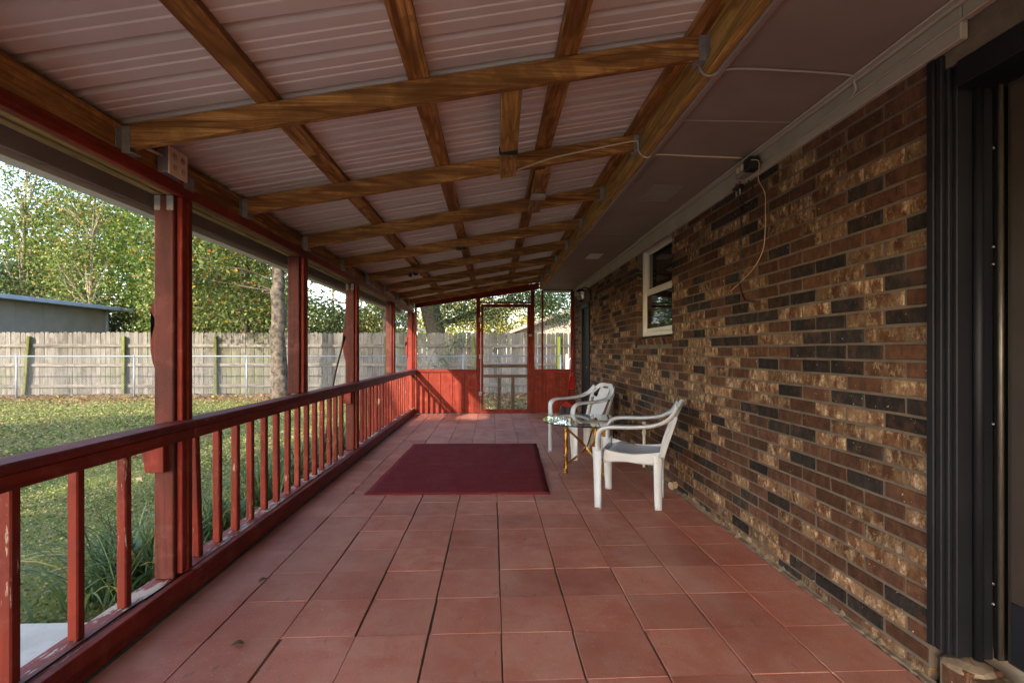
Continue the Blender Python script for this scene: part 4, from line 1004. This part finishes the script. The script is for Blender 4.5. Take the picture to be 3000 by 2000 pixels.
HO = [((.03, .06, .02), 4), ((.05, .09, .03), 3), ((.09, .15, .04), 2)]
YL = [((.42, .38, .10), 4), ((.34, .32, .08), 3), ((.26, .28, .07), 2), ((.50, .36, .16), 1)]
G = -.15
# bark tree in front of the fence
tree('sweetgum_tree', 'lichen-barked leaning tree in front of the fence with orange-flecked leaves', (-5.92, 14.0, G),
     [((-5.90, 14.0, G - .1), .30), ((-5.93, 14.0, .25), .215), ((-5.97, 14.0, 1.0), .19), ((-5.98, 14.0, 1.6), .18), ((-6.02, 14.0, 1.75), .205), ((-5.95, 14.0, 1.95), .185), ((-5.98, 14.0, 2.6), .165), ((-6.02, 14.0, 2.85), .185), ((-5.97, 14.0, 3.1), .16), ((-6.0, 14.05, 3.7), .15), ((-6.1, 14.1, 5.0), .12), ((-6.1, 14.1, 6.6), .07)],
     [(-8.2, 14.4, 4.0, 1.7, 1.3, 1.1, 3600), (-7.9, 14.9, 2.75, 1.5, .9, .75, 1700), (-6.3, 14.6, 5.2, 3.0, 2.0, 1.6, 7000), (-4.6, 14.4, 4.0, 1.0, .8, .7, 1800), (-4.3, 14.6, 3.1, .35, .4, .4, 160)], OR, .115, 'barkpale', 26, group=None, clump=26, sig=.30, side=14, jit=.12, br=.5)
# wood of taller trees behind the fence
tree('yellow_green_tree', 'tall sunlit yellow-green tree behind the shed roof', (-15.5, 24, G), [((-15.5, 24, G), .25), ((-15.4, 24, 3), .2), ((-15.3, 24, 8), .1)],
     [(-15.2, 23.6, 5.4, 2.8, 2.0, 3.6, 22000), (-12.7, 23.2, 5.2, 2.3, 1.6, 3.2, 17000)], YG, .125, 'barkdark', 40)
tree('olive_tree', 'olive-leaved tree with twiggy branches right of the shed', (-10.0, 21.5, G), [((-10.0, 21.5, G), .2), ((-12.5, 21.5, 2.5), .15), ((-12.3, 21.5, 5), .07)],
     [(-12.7, 21.2, 3.3, 2.1, 1.3, 1.7, 10000), (-11.5, 20.8, 2.2, 1.6, 1.0, 1.0, 4500)], OL, .105, 'barkthin', 46)
for i, (x, y, h, lab) in enumerate(((-20.3, 22.0, 10.0, 'tall pale-stemmed sapling with thin leaves at the far left'), (-18.6, 22.6, 9.6, 'second pale-stemmed sapling right of the far left one'), (-16.6, 20.9, 8.4, 'slender forked pale sapling standing behind the shed roof'))):
    tree('sapling', lab, (x, y, G), [((x, y, G), .10), ((x + .1, y, h * .35), .08), ((x + .18, y, h * .7), .05), ((x + .3, y, h), .02)],
         [(x, y, h * .78, 1.5, 1.0, 2.0, 3600), (x - .2, y, h * .46, 1.4, .9, 1.6, 3000)], [((.13, .19, .04), 4), ((.36, .24, .06), 1), ((.08, .12, .03), 3)], .115, 'barkthin', 26, clump=22, sig=.36, side=6)
tree('evergreen_tree', 'dark evergreen tree low behind the shed at the far left', (-21.5, 21.5, G), [((-21.5, 21.5, G), .2), ((-21.5, 21.5, 4), .1)], [(-21.3, 22.2, 3.4, 2.6, 1.2, 1.7, 8500), (-18.0, 22.6, 2.9, 2.2, 1.0, 1.3, 5000)], DK, .125, 'barkdark', 10)
tree('mottled_tree', 'broad green tree with yellow flecks behind the nearest post gap', (-10.0, 19.5, G), [((-9.6, 19.5, G), .2), ((-9.6, 19.5, 2.2), .17), ((-9.7, 19.5, 5), .08)],
     [(-9.9, 19.6, 4.3, 2.5, 1.5, 2.1, 14000), (-8.3, 19.9, 2.7, 1.7, 1.0, 1.0, 5000)], OL + [((.42, .27, .05), .2)], .105, 'barkdark', 36)
tree('shade_tree', 'dark leafy tree low behind the fence left of the lichen-barked trunk', (-9.2, 24, G), [((-9.2, 24, G), .2), ((-9.2, 24, 4), .1)], [(-9.6, 24.5, 2.6, 3.0, 1.2, 1.3, 5200)], DK, .15, 'barkdark', 10)
tree('hedge_tree', 'bushy yellow-green tree low behind the fence right of the utility pole', (-6.6, 27.5, G), [((-6.6, 23.6, G), .2), ((-6.6, 23.6, 3), .1)], [(-6.5, 22.8, 2.0, 1.9, .9, 1.1, 4200), (-5.0, 22.5, 2.6, 1.1, .8, 1.1, 2400)], OL + [((.40, .36, .10), 3)], .13, 'barkdark', 14)
tree('overhanging_tree', 'dark leafy boughs hanging over the fence beside the third post', (-5.2, 20, G), [((-4.2, 20, G), .18), ((-4.3, 20, 3), .14), ((-4.5, 20, 6), .08)], [(-5.0, 19.5, 4.5, 1.6, 1.0, .9, 2600), (-3.9, 19.6, 3.7, .9, .8, .9, 1500)], DK + [((.12, .16, .04), 2)], .11, 'barkdark', 18, clump=22, sig=.28)
# big leaning trunk with small glossy leaves behind the end wall
tree('glossy_leaved_tree', 'thick dark leaning trunk with small glossy leaves beyond the end wall', (-1.9, 18.0, G), [((-1.85, 18, G), .42), ((-1.95, 18, 1.2), .36), ((-2.1, 18, 2.1), .345), ((-2.3, 18, 2.9), .35), ((-2.55, 18, 4.2), .30), ((-2.7, 18, 6), .2)],
     [(-.4, 17.0, 4.0, 1.8, .7, .8, 8000), (-.2, 17.2, 2.9, 1.3, .5, .8, 4200), (1.6, 16.9, 3.6, 1.3, .7, .95, 8000), (2.2, 16.8, 2.6, .8, .5, .6, 3200), (-1.45, 17.1, 2.9, .6, .4, 1.0, 2200), (-3.1, 17.6, 2.7, .4, .3, .9, 1000)], HO, .075, 'barkdark', 60, 'glossleaf', clump=30, sig=.25, side=14, br=.4)
tree('golden_tree', 'bright golden-green sunlit tree far behind the end wall', (-1.0, 34, G), [((-1, 34, G), .3), ((-1, 34, 5), .2)], [(-1.8, 33, 3.2, 3.3, 1.5, 2.2, 7500), (2.2, 34, 3.6, 2.2, 1.5, 1.9, 3600)], YL, .17, 'barkthin', 26)
# mass of wood closing the view
ms = []
for (cx, cy_, cz, rx, ry, rz, n) in ((-39, 38, 6.5, 8, 3, 6.3, 9000), (-30, 38, 6.3, 6, 3, 6.2, 9000), (-22.5, 37.5, 4.6, 4.2, 2.5, 5.0, 7500), (-17.3, 37, 3.8, 2.6, 2, 4.4, 4200), (-12.5, 41, 1.6, 3, 2, 1.5, 1800), (-8.2, 40, 3.0, 2.6, 2, 3.0, 2600), (-3, 42, 2.6, 4.5, 2, 2.6, 3200), (7, 40, 3.4, 6, 2, 3, 3500), (-50, 34, 6, 6, 4, 6, 3500)):
    p, _ = crown_pts([(cx, cy_, cz, rx, ry, rz, n)], 40, .6, .3); ms.append(p)
P = np.concatenate(ms); V, F, tint = leaf_quads(P, .36, pick(DK + OL + YG, len(P)))
o = fastmesh('far_woods', V, F, 'leaf', None, tint, 'stuff'); tag(o, 'far mass of mixed woodland closing the view behind the yards', 'woods')
# trees behind and left of the camera, whose shade lies over the near yard and porch
for (x, y, rx, bot, top, n, lab) in ((-6.5, -6.6, 3.0, 4.7, 8.3, 15000, 'dense shade tree in the yard behind the camera, nearest the porch'), (-14.6, -6.6, 2.9, 5.2, 9.6, 8000, 'dense shade tree in the yard behind the camera, second of the row'), (-16.9, -13.5, 2.9, 15.6, 22.0, 8000, 'very tall shade tree farthest behind the camera')):
    tree('shade_oak', lab, (x, y, G), [((x, y, G), .35), ((x, y, bot), .26), ((x + .2, y, top - 1.5), .12)], [(x, y, (top + bot) / 2, rx, rx, (top - bot) / 2, n)], OL, .34, 'barkdark', 14, group='shade trees behind the camera', clump=24, sig=.5)

# ================================================================== PLANTS, LAWN, LITTER
def liriope(x, y, r, n, hmax, label):
    pts = []; S = 6; V = []; F = []; tint = []
    for k in range(n):
        a = rng.uniform(0, 2 * math.pi); L = hmax * rng.uniform(.65, 1.35); bx = x + rng.normal() * r * .28; by = y + rng.normal() * r * .28
        out = rng.uniform(.25, 1.0); ca, sa = math.cos(a), math.sin(a); wd = rng.uniform(.0045, .0085)
        col = np.array([(.065, .12, .045), (.10, .165, .075), (.145, .205, .065), (.045, .085, .04), (.42, .33, .09)][rng.choice(5, p=[.3, .28, .2, .17, .05])]) * rng.uniform(.8, 1.25)
        i0 = len(V)
        for s in range(S + 1):
            u = s / S; rr = out * L * (u ** 1.3) * .95; z = G - .01 + L * (u - .62 * out * u ** 2.4) * 1.0
            w_ = wd * (1 - u ** 3) + .0006
            V.append((bx + ca * rr - sa * w_, by + sa * rr + ca * w_, max(z, G))); V.append((bx + ca * rr + sa * w_, by + sa * rr - ca * w_, max(z, G) + .002)); tint += [col, col]
        for s in range(S): q = i0 + 2 * s; F.append((q, q + 1, q + 3, q + 2))
    t_ = thing('liriope_clump', label, 'plant', (x, y, G), 'border grass clumps outside the railing')
    fastmesh('blades', np.array(V), np.array(F), 'blade', t_, np.array(tint), origin=(x, y, G + .1))
for (x, y, r, n, h, lab) in ((-2.06, 2.88, .46, 300, .44, 'large arching border grass clump at the edge of the concrete, left of the nearest post'), (-2.06, 3.75, .36, 170, .38, 'border grass clump just past the nearest post'), (-2.04, 4.5, .4, 220, .42, 'third border grass clump from the concrete'), (-2.06, 5.05, .4, 220, .42, 'fourth border grass clump from the concrete'), (-2.08, 5.65, .38, 200, .40, 'fifth border grass clump, near the third post'), (-2.1, 6.5, .4, 240, .42, 'sixth border grass clump from the concrete'), (-2.1, 7.4, .4, 220, .42, 'farthest border grass clump from the concrete')):
    liriope(x, y, r, n, h, lab)
# lawn: low weeds and grass tufts over the yard
def gz(X, Y): return -.165 + .022 * np.sin(X * 1.3 + .4) * np.sin(Y * 1.1) + .012 * np.sin(X * 4.1) * np.cos(Y * 3.3) + .07 * np.exp(-((Y - 15.0) / 1.0) ** 2)
def lawn(n, x0, x1, y0, y1, size, hgt):
    X = rng.uniform(x0, x1, n); Y = rng.uniform(y0, y1, n)
    dens = .5 + .5 * np.sin(X * 1.7 + np.sin(Y * 2.1)) * np.sin(Y * 1.9 + .7 * X); keep = (rng.uniform(0, 1, n) < .35 + .65 * dens) & ~((Y < 2.45) & (X > -9.1)) & (rng.uniform(0, 1, n) < np.clip((14.4 - Y) / 1.2, .12, 1))
    X, Y = X[keep], Y[keep]; n = len(X); C = np.stack([X, Y, gz(X, Y) + hgt * rng.uniform(.2, 1, n)], 1)
    pal = [((.145, .185, .05), 4), ((.19, .215, .065), 3), ((.25, .235, .09), 2), ((.29, .235, .13), 2.2), ((.10, .14, .04), 2)]
    return leaf_quads(C, size, pick(pal, n), .45, .3)
parts_ = [lawn(120000, -6.5, -1.7, 2.0, 7.5, .023, .028), lawn(100000, -16.5, -1.7, 6.0, 15.0, .044, .035), lawn(9000, -1.7, 6, 10.0, 15.3, .05, .03)]
off = 0; VV, FF, TT = [], [], []
for V, F, tint in parts_: VV.append(V); FF.append(F + off); TT.append(tint); off += len(V)
o = fastmesh('lawn_grass', np.concatenate(VV), np.concatenate(FF), 'blade', None, np.concatenate(TT), 'stuff'); tag(o, 'patchy lawn of short grass and broad-leaved weeds in the yard', 'grass')
def litter(n, f):
    X, Y = f(n); C = np.stack([X, Y, gz(X, Y) + rng.uniform(.008, .035, len(X))], 1)
    return C
C = np.concatenate([litter(3000, lambda n: (rng.uniform(-17, 5, n), 14.9 - np.abs(rng.normal(0, .8, n)))), litter(3600, lambda n: (rng.uniform(-1.5, 5, n), rng.uniform(10.5, 15.3, n))), litter(420, lambda n: (rng.uniform(-14, -1.8, n), rng.uniform(3, 14, n)))])
V, F, tint = leaf_quads(C, .085, pick([((.20, .12, .065), 4), ((.15, .085, .045), 3), ((.28, .20, .11), 2), ((.36, .10, .03), .3), ((.45, .33, .06), .25)], len(C)), .75, .5)
o = fastmesh('leaf_litter', V, F, 'leaf', None, tint, 'stuff'); tag(o, 'dry fallen leaves scattered along the foot of the fence', 'leaves')
# vine straggling over the fence beyond the end wall
vi = thing('fence_vine', 'straggling vine climbing over the wooden fence beyond the end wall', 'vine', (-1.6, 15.4, 0))
tube('stem', smoothpath([(-2.05, 15.38, -.1), (-2.0, 15.36, .6), (-1.9, 15.38, 1.0), (-1.7, 15.36, 1.35), (-1.2, 15.38, 1.6), (-.9, 15.40, 1.85)], 5), .010, 'barkdark', vi, 5)
P = np.array([(-1.95 + 1.1 * u + rng.normal() * .16, 15.33 + rng.normal() * .04, .35 + 1.45 * u + rng.normal() * .14) for u in rng.uniform(0, 1, 420)])
V, F, tint = leaf_quads(P, .075, pick(HO + [((.16, .18, .04), 1)], len(P))); fastmesh('leaves', V, F, 'glossleaf', vi, tint, origin=(-1.5, 15.35, 1.0))
print('objects', len(bpy.data.objects))
